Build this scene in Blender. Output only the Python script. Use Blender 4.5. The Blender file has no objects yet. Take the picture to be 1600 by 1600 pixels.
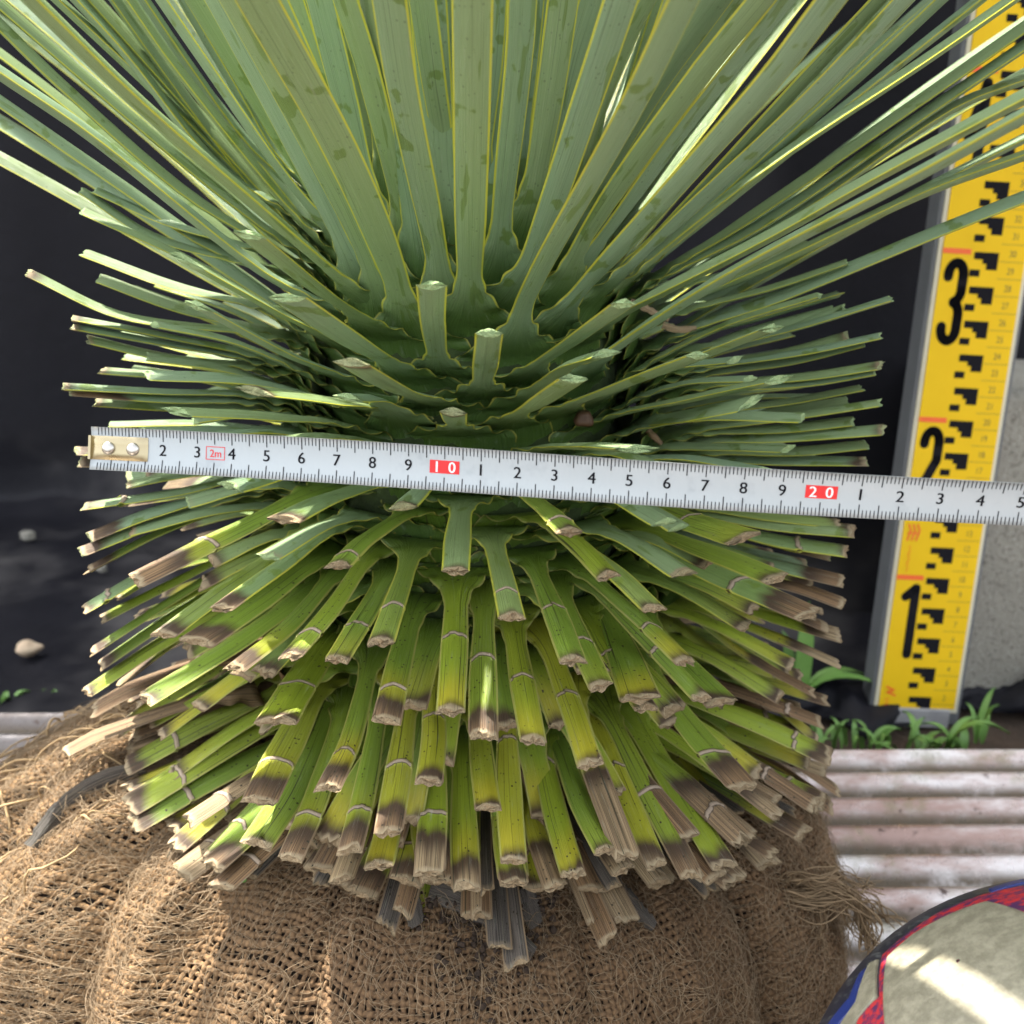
import bpy, math, random
import numpy as np
from mathutils import Vector
rng = np.random.default_rng(7)
random.seed(7)
SC = bpy.context.scene
COL = SC.collection

# ---------------------------------------------------------------- camera, sky, sun, exposure
F = 1716.0                                   # focal length in pixels of a 1600 px frame
TH = math.radians(18)
CAM = np.array([.016, -.46 * math.cos(TH), .46 * math.sin(TH)])
FW = np.array([0, math.cos(TH), -math.sin(TH)])
RT = np.array([1.0, 0, 0])
UP = np.array([0, math.sin(TH), math.cos(TH)])
cd = bpy.data.cameras.new('camera'); cam = bpy.data.objects.new('camera', cd); COL.objects.link(cam)
cam.location = CAM; cam.rotation_euler = (math.radians(90) - TH, 0, 0)
cd.sensor_width = 36; cd.lens = 36 * F / 1600; cd.clip_start = .01; cd.clip_end = 50
cd.dof.use_dof = True; cd.dof.focus_distance = .34; cd.dof.aperture_fstop = 17
SC.camera = cam

SUN_EL, SUN_AZ = math.radians(55), math.radians(-50)     # azimuth from +y, clockwise towards +x (negative: to the left)
W = bpy.data.worlds.new('World'); SC.world = W; W.use_nodes = True
nt = W.node_tree; nt.nodes.clear()
sky = nt.nodes.new('ShaderNodeTexSky'); sky.sky_type = 'NISHITA'; sky.sun_disc = False
sky.sun_elevation = SUN_EL; sky.sun_rotation = SUN_AZ; sky.air_density = 1.0; sky.dust_density = 3.0
bg = nt.nodes.new('ShaderNodeBackground'); bg.inputs[1].default_value = .15
wo = nt.nodes.new('ShaderNodeOutputWorld')
hs = nt.nodes.new('ShaderNodeHueSaturation'); hs.inputs['Saturation'].default_value = .26
nt.links.new(sky.outputs[0], hs.inputs['Color']); nt.links.new(hs.outputs[0], bg.inputs[0]); nt.links.new(bg.outputs[0], wo.inputs[0])
sl = bpy.data.lights.new('sun', 'SUN'); so = bpy.data.objects.new('sun', sl); COL.objects.link(so)
sl.energy = 3.9; sl.angle = math.radians(.6); sl.color = (1, .93, .82)
sdir = Vector((math.sin(SUN_AZ) * math.cos(SUN_EL), math.cos(SUN_AZ) * math.cos(SUN_EL), math.sin(SUN_EL)))
so.rotation_euler = sdir.to_track_quat('Z', 'Y').to_euler()
vs = SC.view_settings; vs.view_transform = 'Standard'; vs.look = 'None'; vs.gamma = 1; vs.exposure = 2.2
vs.use_curve_mapping = False
SC.cycles.max_bounces = 6; SC.cycles.use_denoising = True

def ray(x, y):
    return FW + RT * (x - 800) / F - UP * (y - 800) / F
def at(x, y, depth):
    return CAM + ray(x, y) * depth
def ground_at(x, y, z):
    d = ray(x, y); return CAM + d * ((z - CAM[2]) / d[2])
GZ = -.2094

# ---------------------------------------------------------------- materials
class N:
    """small node graph writer"""
    def __init__(s, name):
        s.m = bpy.data.materials.new(name); s.m.use_nodes = True
        s.t = s.m.node_tree; s.t.nodes.clear()
        s.out = s.t.nodes.new('ShaderNodeOutputMaterial')
        s.p = s.t.nodes.new('ShaderNodeBsdfPrincipled')
        s.t.links.new(s.p.outputs[0], s.out.inputs[0])
    def new(s, typ, ins=None, **kw):
        n = s.t.nodes.new(typ)
        for k, v in kw.items(): setattr(n, k, v)
        for k, v in (ins or {}).items(): s.set(n.inputs[k], v)
        return n
    def set(s, sock, v):
        if isinstance(v, bpy.types.NodeSocket): s.t.links.new(v, sock)
        elif isinstance(v, (tuple, list)) and sock.type == 'RGBA' and len(v) == 3: sock.default_value = (*v, 1)
        else: sock.default_value = v
    def attr(s, n): return s.new('ShaderNodeAttribute', attribute_name=n).outputs['Fac']
    def math(s, op, a, b=0.0, c=0.0):
        n = s.new('ShaderNodeMath', operation=op); s.set(n.inputs[0], a); s.set(n.inputs[1], b); s.set(n.inputs[2], c)
        return n.outputs[0]
    def ramp(s, x, a, b, lo=0.0, hi=1.0):
        n = s.new('ShaderNodeMapRange', interpolation_type='SMOOTHSTEP'); s.set(n.inputs[0], x)
        n.inputs[1].default_value = a; n.inputs[2].default_value = b; n.inputs[3].default_value = lo; n.inputs[4].default_value = hi
        return n.outputs[0]
    def mix(s, f, a, b, mode='MIX'):
        n = s.new('ShaderNodeMix', data_type='RGBA', blend_type=mode)
        s.set(n.inputs[0], f); s.set(n.inputs[6], a); s.set(n.inputs[7], b); return n.outputs[2]
    def vec(s, x, y, z):
        n = s.new('ShaderNodeCombineXYZ'); s.set(n.inputs[0], x); s.set(n.inputs[1], y); s.set(n.inputs[2], z); return n.outputs[0]
    def noise(s, v, scale, detail=3, rough=.55, out='Fac'):
        n = s.new('ShaderNodeTexNoise'); s.set(n.inputs['Vector'], v)
        n.inputs['Scale'].default_value = scale; n.inputs['Detail'].default_value = detail; n.inputs['Roughness'].default_value = rough
        return n.outputs[out]
    def pos(s): return s.new('ShaderNodeTexCoord').outputs['Object']
    def bump(s, h, strength, dist):
        n = s.new('ShaderNodeBump', {'Height': h}); n.inputs['Strength'].default_value = strength; n.inputs['Distance'].default_value = dist
        return n.outputs[0]
    def fin(s, color=None, rough=None, normal=None, **kw):
        if color is not None: s.set(s.p.inputs['Base Color'], color)
        if rough is not None: s.set(s.p.inputs['Roughness'], rough)
        if normal is not None: s.set(s.p.inputs['Normal'], normal)
        for k, v in kw.items(): s.set(s.p.inputs[k.replace('_', ' ')], v)
        return s.m

def leaf_material():
    g = N('leaf_blade')
    u, v, e, t, b, age, ring, rnd = [g.attr(k) for k in ('au', 'av', 'ae', 'at', 'ab', 'ag', 'ar', 'aw')]
    off = g.math('MULTIPLY', rnd, 37.0)
    lv = g.vec(g.math('MULTIPLY', u, .006), v, off)                 # leaf space in metres
    stre = g.noise(g.vec(g.math('MULTIPLY', u, 9.0), g.math('MULTIPLY', v, 14.0), off), 1.6, 4, .6)
    fine = g.noise(g.vec(g.math('MULTIPLY', u, 30.0), g.math('MULTIPLY', v, 25.0), off), 1.5, 3, .6)
    patch = g.noise(lv, 75, 3, .5)
    patch2 = g.noise(g.vec(g.math('MULTIPLY', u, .02), g.math('MULTIPLY', v, .6), off), 60, 2, .5)
    bloom = g.mix(stre, (.205, .325, .190), (.345, .480, .300))
    bloom = g.mix(g.ramp(rnd, 0, 1), bloom, g.mix(stre, (.235, .340, .145), (.355, .475, .235)))
    bare = g.mix(stre, (.12, .20, .035), (.20, .30, .055))
    worn = g.math('MAXIMUM', g.math('MULTIPLY', g.ramp(patch, .63, .66), .75), g.math('MULTIPLY', g.ramp(patch2, .64, .66), .6))
    fresh = g.mix(worn, bloom, bare)
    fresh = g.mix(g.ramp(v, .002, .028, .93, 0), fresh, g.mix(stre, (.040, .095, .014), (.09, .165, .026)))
    # ageing: greener, then lime, then yellow towards the brown boundary
    lime = g.mix(g.ramp(rnd, .2, .8), g.mix(stre, (.125, .215, .022), (.30, .43, .055)), g.mix(stre, (.19, .27, .018), (.42, .52, .045)))
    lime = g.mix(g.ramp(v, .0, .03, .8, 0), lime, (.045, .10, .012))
    col = g.mix(g.ramp(age, .0, .45), fresh, lime)
    jag = g.math('MULTIPLY', g.math('SUBTRACT', g.noise(g.vec(g.math('MULTIPLY', u, .45), off, 0.0), 1.5, 2), .5), .014)
    bb = g.math('ADD', b, jag)
    yel = g.mix(stre, (.36, .31, .014), (.60, .54, .05))
    ysp = g.math('MULTIPLY', g.math('MULTIPLY', g.ramp(bb, -.024, -.004), g.ramp(age, .15, .7)), g.ramp(g.math('FRACT', g.math('MULTIPLY', rnd, 7.3)), .35, .75, 0, .9))
    col = g.mix(ysp, col, yel)
    col = g.mix(g.math('MULTIPLY', g.ramp(age, .85, 1.2), .55), col, yel)
    grain = g.ramp(g.noise(g.vec(g.math('MULTIPLY', u, 14.0), g.math('MULTIPLY', v, 6.0), off), 1.5, 4, .7), .36, .64)
    dry = g.mix(grain, (.075, .040, .020), (.36, .22, .105))
    dry = g.mix(g.ramp(rnd, .3, 1), dry, g.mix(grain, (.15, .10, .052), (.56, .42, .235)))
    dry = g.mix(g.ramp(age, 1.4, 1.6), dry, g.mix(grain, (.020, .017, .014), g.mix(fine, (.10, .085, .07), (.24, .20, .16))))
    dark = g.mix(stre, (.042, .026, .015), (.115, .066, .034))
    dry = g.mix(g.ramp(bb, .002, .012), dark, dry)
    col = g.mix(g.math('MINIMUM', 1.0, g.math('MULTIPLY', g.ramp(bb, -.005, .002), g.math('ADD', .75, g.math('MULTIPLY', stre, .6)))), col, dry)
    col = g.mix(g.math('MULTIPLY', g.math('MULTIPLY', g.ramp(t, .0022, .0004), g.ramp(age, -.02, .1)), g.ramp(age, 1.6, 1.4, .35, 1)), col, g.mix(fine, (.26, .18, .10), (.60, .49, .31)))
    # small dark flecks and lengthwise cracks
    vor = g.new('ShaderNodeTexVoronoi', {'Vector': lv}); vor.inputs['Scale'].default_value = 420
    fl = g.math('MULTIPLY', g.ramp(vor.outputs['Distance'], .24, .12), g.ramp(g.noise(lv, 130, 2), .48, .58))
    col = g.mix(g.math('MULTIPLY', fl, g.ramp(age, .1, .6, .3, 1.0)), col, (.035, .028, .012))
    cr = g.noise(g.vec(g.math('MULTIPLY', u, 11.0), g.math('MULTIPLY', v, 9.0), g.math('ADD', off, 5.0)), 1.3, 2, .4)
    col = g.mix(g.math('MULTIPLY', g.ramp(cr, .64, .68), g.ramp(age, .05, .5, .30, .9)), col, (.03, .035, .012))
    # callus rings, margin
    col = g.mix(g.ramp(ring, .12, .35), col, g.mix(g.ramp(ring, .30, .55), (.07, .045, .025), g.mix(fine, (.34, .25, .17), (.62, .50, .38))))
    edgec = g.mix(g.ramp(age, .05, .6), (.62, .62, .06), (.40, .40, .10))
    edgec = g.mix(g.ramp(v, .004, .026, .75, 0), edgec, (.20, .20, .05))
    edgec = g.mix(g.ramp(bb, -.002, .002), edgec, (.26, .18, .10))
    col = g.mix(g.math('MULTIPLY', g.ramp(e, .00070, .00040), .95), col, edgec)
    wh = g.noise(g.vec(g.math('MULTIPLY', u, 3.0), g.math('MULTIPLY', v, 30.0), off), 2.5, 4, .7)
    col = g.mix(g.math('MULTIPLY', g.ramp(wh, .58, .76), .34), col, (.5, .54, .44))
    h = g.math('ADD', g.math('MULTIPLY', fine, .5), stre)
    nor = g.bump(g.math('ADD', h, g.math('MULTIPLY', grain, .6)), .55, .0007)
    rough = g.ramp(worn, 0, 1, .33, .28)
    rough = g.math('ADD', rough, g.ramp(bb, -.002, .002, 0, .3))
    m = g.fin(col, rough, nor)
    g.p.inputs['Specular IOR Level'].default_value = .55
    tr = g.new('ShaderNodeBsdfTranslucent', {'Color': g.mix(1.0, col, (1.0, 1.1, .45), 'MULTIPLY')})
    mx = g.new('ShaderNodeMixShader'); mx.inputs[0].default_value = .13
    g.t.links.new(g.p.outputs[0], mx.inputs[1]); g.t.links.new(tr.outputs[0], mx.inputs[2]); g.t.links.new(mx.outputs[0], g.out.inputs[0])
    return m

def cut_material():
    g = N('cut_end_fibre'); age = g.attr('ag'); p = g.pos()
    a = g.noise(p, 900, 3, .7)
    fresh = g.mix(a, (.22, .33, .13), (.44, .56, .30))
    old = g.mix(a, (.12, .075, .04), (.52, .41, .25))
    return g.fin(g.mix(g.ramp(age, .0, .12), fresh, old), .9, g.bump(a, 1.0, .0018), Specular_IOR_Level=.15)

def simple(name, c1, c2, scale, rough=.6, bs=.4, bd=.001, detail=4, **kw):
    g = N(name); n = g.noise(g.pos(), scale, detail, .6)
    return g.fin(g.mix(n, c1, c2), rough, g.bump(n, bs, bd), **kw)

M = {}
M['leaf'] = leaf_material(); M['cut'] = cut_material()
M['trunk'] = simple('trunk_bark', (.010, .018, .004), (.04, .07, .012), 120, .95, .8, .002)

# ---------------------------------------------------------------- mesh helpers
def mesh_obj(name, V, Fc, mat, parent=None, attrs=None, smooth=True, mats=None, midx=None):
    me = bpy.data.meshes.new(name)
    V = np.asarray(V, dtype=np.float32)
    if isinstance(Fc, np.ndarray):
        k = Fc.shape[1]; n = len(Fc)
        me.vertices.add(len(V)); me.vertices.foreach_set('co', V.ravel())
        me.loops.add(n * k); me.loops.foreach_set('vertex_index', Fc.astype(np.int32).ravel())
        me.polygons.add(n); me.polygons.foreach_set('loop_start', np.arange(0, n * k, k, dtype=np.int32))
        me.update(calc_edges=True)
    else:
        me.from_pydata([tuple(map(float, v)) for v in V], [], [tuple(map(int, f)) for f in Fc])
    if attrs:
        for k_, a in attrs.items():
            at_ = me.attributes.new(k_, 'FLOAT', 'POINT'); at_.data.foreach_set('value', np.asarray(a, dtype=np.float32))
    for mm in (mats or [mat]): me.materials.append(mm)
    if midx is not None: me.polygons.foreach_set('material_index', np.asarray(midx, dtype=np.int32))
    if smooth: me.polygons.foreach_set('use_smooth', np.ones(len(me.polygons), dtype=bool))
    me.update()
    o = bpy.data.objects.new(name, me); COL.objects.link(o)
    if parent is not None: o.parent = parent
    return o
def tag(o, label=None, cat=None, group=None, kind=None):
    if label: o['label'] = label
    if cat: o['category'] = cat
    if group: o['group'] = group
    if kind: o['kind'] = kind
    return o
def empty(name, loc=(0, 0, 0)):
    o = bpy.data.objects.new(name, None); COL.objects.link(o); o.empty_display_size = .02; return o   # parts keep world coordinates

def grid_faces(nr, nc, base=0, flip=False, wrap=False):
    i = np.arange(nr - 1)[:, None]; j = np.arange(nc if wrap else nc - 1)[None, :]
    a = i * nc + j; b = i * nc + (j + 1) % nc; c = (i + 1) * nc + (j + 1) % nc; d = (i + 1) * nc + j
    f = np.stack([a, b, c, d], -1).reshape(-1, 4) + base
    return f[:, ::-1] if flip else f

def tubes(paths, radii, sides=4, taper=True, twist=None):
    """paths: list of (n,3) arrays of equal length or different; returns V,F"""
    Vs, Fs, base = [], [], 0
    for P, r in zip(paths, radii):
        P = np.asarray(P); n = len(P)
        T = np.gradient(P, axis=0); T /= np.linalg.norm(T, axis=1)[:, None] + 1e-12
        ref = np.array([0, 0, 1.0]) if abs(T[0][2]) < .8 else np.array([1.0, 0, 0])
        A = np.cross(T, ref); A /= np.linalg.norm(A, axis=1)[:, None] + 1e-12
        B = np.cross(T, A)
        rr = np.broadcast_to(np.asarray(r, float), (n,)).copy()
        if taper: rr[-1] *= .2
        ang = np.arange(sides) * 2 * np.pi / sides
        V = P[:, None, :] + rr[:, None, None] * (A[:, None, :] * np.cos(ang)[None, :, None] + B[:, None, :] * np.sin(ang)[None, :, None])
        Vs.append(V.reshape(-1, 3)); Fs.append(grid_faces(n, sides, base, wrap=True)); base += n * sides
        if twist is not None:
            sl_ = np.r_[0, np.cumsum(np.linalg.norm(np.diff(P, axis=0), axis=1))]; o_ = np.ones((n, sides))
            twist.append(((np.cos(ang)[None] * o_).ravel(), (np.sin(ang)[None] * o_).ravel(), (sl_[:, None] * o_).ravel()))
    return np.concatenate(Vs), np.concatenate(Fs)

def box_obj(name, cx, dx, dy, dz, mat, parent, bev=.002, ax=None, segs=3):
    """bevelled box centred on cx; ax = 3x3 rows of axes"""
    import bmesh
    bm = bmesh.new(); bmesh.ops.create_cube(bm, size=1)
    for v in bm.verts: v.co = Vector((v.co.x * dx, v.co.y * dy, v.co.z * dz))
    if bev: bmesh.ops.bevel(bm, geom=bm.edges[:] , offset=bev, segments=segs, affect='EDGES', profile=.5)
    A = np.eye(3) if ax is None else np.asarray(ax)
    for v in bm.verts:
        p = np.array(v.co) @ A + np.asarray(cx); v.co = Vector(p)
    me = bpy.data.meshes.new(name); bm.to_mesh(me); bm.free(); me.materials.append(mat)
    for p in me.polygons: p.use_smooth = False
    o = bpy.data.objects.new(name, me); COL.objects.link(o)
    if parent is not None: o.parent = parent
    return o
def sstep(x, a, b):
    t = np.clip((x - a) / (b - a), 0, 1); return t * t * (3 - 2 * t)

# ---------------------------------------------------------------- the yucca
def trunk_r(z):
    return float(np.interp(z, [-.12, -.06, .0, .07, .11, .15, .20], [.070, .070, .066, .060, .050, .034, .008]))
def base_point(x, y):
    d = ray(x, y); best = None
    for t in np.linspace(.30, .55, 500):
        P = CAM + d * t; r = math.hypot(P[0], P[1]) - trunk_r(P[2])
        if r <= 0: return P
        if best is None or r < best[0]: best = (r, P)
    P = best[1].copy(); k = trunk_r(P[2]) / math.hypot(P[0], P[1]); 
    # beyond the silhouette: keep the pixel, sit on the side of the trunk
    return P if best[0] < .012 else P * np.array([k + (1 - k) * .45, k + (1 - k) * .45, 1])
def elev_exp(z):
    return math.radians(float(np.interp(z, [-.09, -.04, .0, .03, .06, .085, .11, .15], [-22, -16, -6, 6, 24, 42, 58, 74])))
def solve_tip(B, x, y, cut, rtip=.147, dmin=.0, el=None):
    d = ray(x, y); az = math.atan2(B[1], B[0]); ez = elev_exp(B[2]) if el is None else el
    ts = np.linspace(.20, .62, 420); P = CAM[None] + d[None] * ts[:, None]
    D = P - B[None]; L = np.linalg.norm(D, axis=1); h = np.hypot(D[:, 0], D[:, 1])
    da = np.arctan2(np.sin(np.arctan2(D[:, 1], D[:, 0]) - az), np.cos(np.arctan2(D[:, 1], D[:, 0]) - az))
    ee = np.arctan2(D[:, 2], h)
    r = np.hypot(P[:, 0], P[:, 1])
    c = da ** 2 * np.minimum(1, (h / .03) ** 2) + 1.5 * (ee - ez) ** 2
    c = c + (np.where(L < .03, (.03 - L) * 40, 0)) ** 2
    if cut: c = c + ((r - rtip) / .022) ** 2 * .6 + np.where(L > .13, ((L - .13) / .02) ** 2, 0)
    c = np.where(ts < dmin, 1e6, c)
    return P[int(np.argmin(c))]

def catmull(P, n):
    P = np.asarray(P, float); Q = np.vstack([2 * P[0] - P[1], P, 2 * P[-1] - P[-2]])
    out = []; seg = len(P) - 1
    L = np.linalg.norm(np.diff(P, axis=0), axis=1); ns = np.maximum(3, np.round(n * L / L.sum()).astype(int))
    for i in range(seg):
        p0, p1, p2, p3 = Q[i:i + 4]; t = np.linspace(0, 1, ns[i], endpoint=False)[:, None]
        m1 = (p2 - p0) / (1 + np.linalg.norm(p1 - p0) / (L[i] + 1e-9)) ; m2 = (p3 - p1) / (1 + np.linalg.norm(p3 - p2) / (L[i] + 1e-9))
        out.append((2 * t ** 3 - 3 * t ** 2 + 1) * p1 + (t ** 3 - 2 * t ** 2 + t) * m1 + (-2 * t ** 3 + 3 * t ** 2) * p2 + (t ** 3 - t ** 2) * m2)
    out.append(P[-1][None]); return np.vstack(out)

NC = 11
US = np.array([-1, -.96, -.85, -.62, -.32, -.04, .24, .56, .82, .96, 1.0])
def build_leaf(B, pts, w, cut=True, age=0., brown=0., rings=(), flare=.034, roll=0., keel=None, thick=1., seed=0, wave=1.):
    """B: point where the blade leaves the trunk; pts: points from near to tip. returns body (V,F,attrs) and end (V,F)"""
    R = np.random.default_rng(seed)
    radial = np.array([B[0], B[1], 0.]); rB = np.linalg.norm(radial) + 1e-6; radial /= rB
    zd = 1.0
    P0 = B - radial * .006 - np.array([0, 0, .011])
    path = catmull([P0, B] + list(pts), 400)
    seg = np.linalg.norm(np.diff(path, axis=0), axis=1); s = np.concatenate([[0], np.cumsum(seg)])
    sB = np.linalg.norm(B - P0); L = s[-1]
    # rows: uniform + dense at rings / tip / base
    step = .0045 if L < .2 else .009
    rows = list(np.arange(0, min(.05, L), .0012)) + list(np.arange(min(.05, L), L, step))
    rpos = [L - r for r in rings if L - r > .03]
    for r in rpos: rows += list(np.linspace(r - .0035, r + .0035, 15))
    if brown > 0 and L - brown > .02: rows += [L - brown]
    rows = [x for x in rows if 0 <= x < L - .0006] + [L - .0005, L] if cut else [x for x in rows if 0 <= x < L - .0006] + [L]
    rows = np.unique(np.round(rows, 5)); n = len(rows)
    C = np.stack([np.interp(rows, s, path[:, k]) for k in range(3)], 1)
    T = np.stack([np.interp(np.clip(rows, .001, L - .001), (s[1:] + s[:-1]) / 2, (np.diff(path, axis=0) / seg[:, None])[:, k]) for k in range(3)], 1)
    T /= np.linalg.norm(T, axis=1)[:, None]
    S0 = np.cross(np.array([0, 0, 1.]), radial); S = S0[None] - T * (T @ S0)[:, None]; S /= np.linalg.norm(S, axis=1)[:, None]
    Nn = np.cross(T, S)                                   # Nn: the lower (outer) side of the blade for a rising leaf
    sv = rows - sB; k_roll = sstep(sv, .01, .05) * roll
    S, Nn = S * np.cos(k_roll)[:, None] + Nn * np.sin(k_roll)[:, None], Nn * np.cos(k_roll)[:, None] - S * np.sin(k_roll)[:, None]
    neck = .80 + .2 * sstep(sv, .015, .06)
    fl = 1 - sstep(sv, -.006, .024); fl = fl ** 1.5
    wid = w * neck * (1 - fl) + flare * fl
    wid = wid + w * .35 * np.exp(-((sv - .016) / .008) ** 2) * (sv > -.01)
    if not cut:
        wid = wid * (1 + .10 * np.sin(np.clip(sv / L, 0, 1) * np.pi)) * np.clip(1 - ((np.clip(sv, 0, None) / L) ** 3) * .97, .02, 1)
    else:
        wid = wid * (1 + .05 * np.sin(rows * 60 + R.uniform(0, 6)))
    X = US[None] * wid[:, None] / 2
    # wavy margins near the base
    wv = wave * np.exp(-((sv - .006) / .013) ** 2)
    ph = R.uniform(0, 6, 4)
    dl = .0009 * wv * (np.sin(rows * 560 + ph[0]) + .5 * np.sin(rows * 880 + ph[1]))
    dr = .0009 * wv * (np.sin(rows * 600 + ph[2]) + .5 * np.sin(rows * 930 + ph[3]))
    X = X + np.where(US[None] < 0, -dl[:, None] * np.abs(US[None]) ** 3, dr[:, None] * np.abs(US[None]) ** 3)
    wn = .0013 * wv[:, None] * np.abs(US[None]) ** 4 * np.sin(rows[:, None] * np.where(US[None] < 0, 640, 700) + np.where(US[None] < 0, ph[1], ph[3]))
    if keel is None: keel = R.uniform(-.35, .35)
    kc = np.clip(sstep(sv, .0, .05), 0, 1)
    h = thick * (.0012 if cut else .0017)
    au = np.abs(US)
    prof = np.where(US < keel, (US + 1) / (keel + 1), (1 - US) / (1 - keel))       # triangular, ridge at the keel
    rnd_prof = (1 - au ** 2.2)
    taperw = np.clip(wid / (w + 1e-6), .0, 1)
    H1 = h * ((kc * .95)[:, None] * prof[None] + (1 - .55 * kc)[:, None] * rnd_prof[None] * .75) * taperw[:, None]    # outer / lower side
    H2 = h * (.75 * rnd_prof[None] + .25 * (1 - au)[None]) * taperw[:, None]
    conc = (.0009 * (1 - au ** 2))[None] * sstep(sv, .01, .06)[:, None] * R.uniform(-.4, .8) * taperw[:, None]
    # callus rings
    ringA = np.zeros((n, NC))
    for r in rpos:
        arch = R.uniform(.0008, .0022); tl = R.uniform(-.0007, .0007)
        dv = rows[:, None] - (r - arch * (1 - US[None] ** 2) + tl * US[None] + .0003 * R.normal(size=NC)[None])
        g_ = np.exp(-(dv / .0009) ** 2) * (1 if abs(1) else 1)
        ringA = np.maximum(ringA, g_ * R.uniform(.6, 1))
    ringH = ringA * .0008
    # at the end: slightly uneven cut
    Re = np.interp(sv, [-.012, .0, .012, .03], [rB * 1.0, rB * 1.05, rB * 2.2, 1e3])[:, None]
    ang = X / Re
    lat = np.where(Re > 50, X, Re * np.sin(ang)); sag = np.where(Re > 50, 0, Re * (1 - np.cos(ang)))
    P = C[:, None, :] + S[:, None, :] * lat[:, :, None] - radial[None, None, :] * sag[:, :, None]
    endj = np.zeros((n, NC))
    if cut:
        ej = R.normal(size=NC) * .0005 + R.uniform(-.0012, .0012) * US
        if age > .25: ej = ej + R.normal(size=NC) * .0007
        endj[-1] = ej; endj[-2] = ej
    P = P + T[:, None, :] * endj[:, :, None]
    off = wn + conc
    Vo = P + Nn[:, None, :] * (off + H1 + ringH)[:, :, None]
    Vi = P + Nn[:, None, :] * (off - H2 - ringH * 1.0)[:, :, None]
    V = np.concatenate([Vo.reshape(-1, 3), Vi.reshape(-1, 3)])
    Fc = np.concatenate([grid_faces(n, NC, 0), grid_faces(n, NC, n * NC, flip=True)])
    one = np.ones((n, NC))
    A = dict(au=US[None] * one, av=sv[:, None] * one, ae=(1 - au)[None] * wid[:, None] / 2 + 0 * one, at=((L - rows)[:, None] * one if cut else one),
             ab=((rows - (L - brown))[:, None] * one if brown > 0 else -one), ag=age * one, ar=ringA, aw=one * R.uniform(0, 1))
    A = {k: np.concatenate([a.ravel(), a.ravel()]) for k, a in A.items()}
    end = None
    if cut:
        ringpts = np.concatenate([Vo[-1], Vi[-1][::-1][1:-1]]); m = len(ringpts)
        c = ringpts.mean(0); Te = T[-1]
        outer = ringpts + Te * .00025
        inner = c + (ringpts - c) * .72 + Te * (.0004 + R.normal(size=(m, 1)) * (.00025 if age < .1 else .00035))
        cen = c + Te * R.uniform(-.0002, .0012)
        EV = np.vstack([ringpts, outer, inner, cen[None]])
        EF = [(i, (i + 1) % m, m + (i + 1) % m, m + i) for i in range(m)]
        EF += [(m + i, m + (i + 1) % m, 2 * m + (i + 1) % m, 2 * m + i) for i in range(m)]
        EF += [(2 * m + i, 2 * m + (i + 1) % m, 3 * m) for i in range(m)]
        end = (EV, EF, {'ag': np.full(len(EV), age if brown > 0 or age > .05 else 0.)})
    return (V, Fc, A), end

# crops used while reading the photograph: origin and scale
CR = dict(A=(0, 0, .375), B=(500, 0, .375), C=(1000, 0, .375), D=(0, 500, .375), E=(500, 500, .375), F=(1000, 600, .375),
          G=(0, 1000, .375), H=(500, 1000, .375), I=(1000, 1000, .375), P=(0, 0, 1))
def px(c, x, y):
    o = CR[c]; return (o[0] + x * o[2], o[1] + y * o[2])
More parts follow.
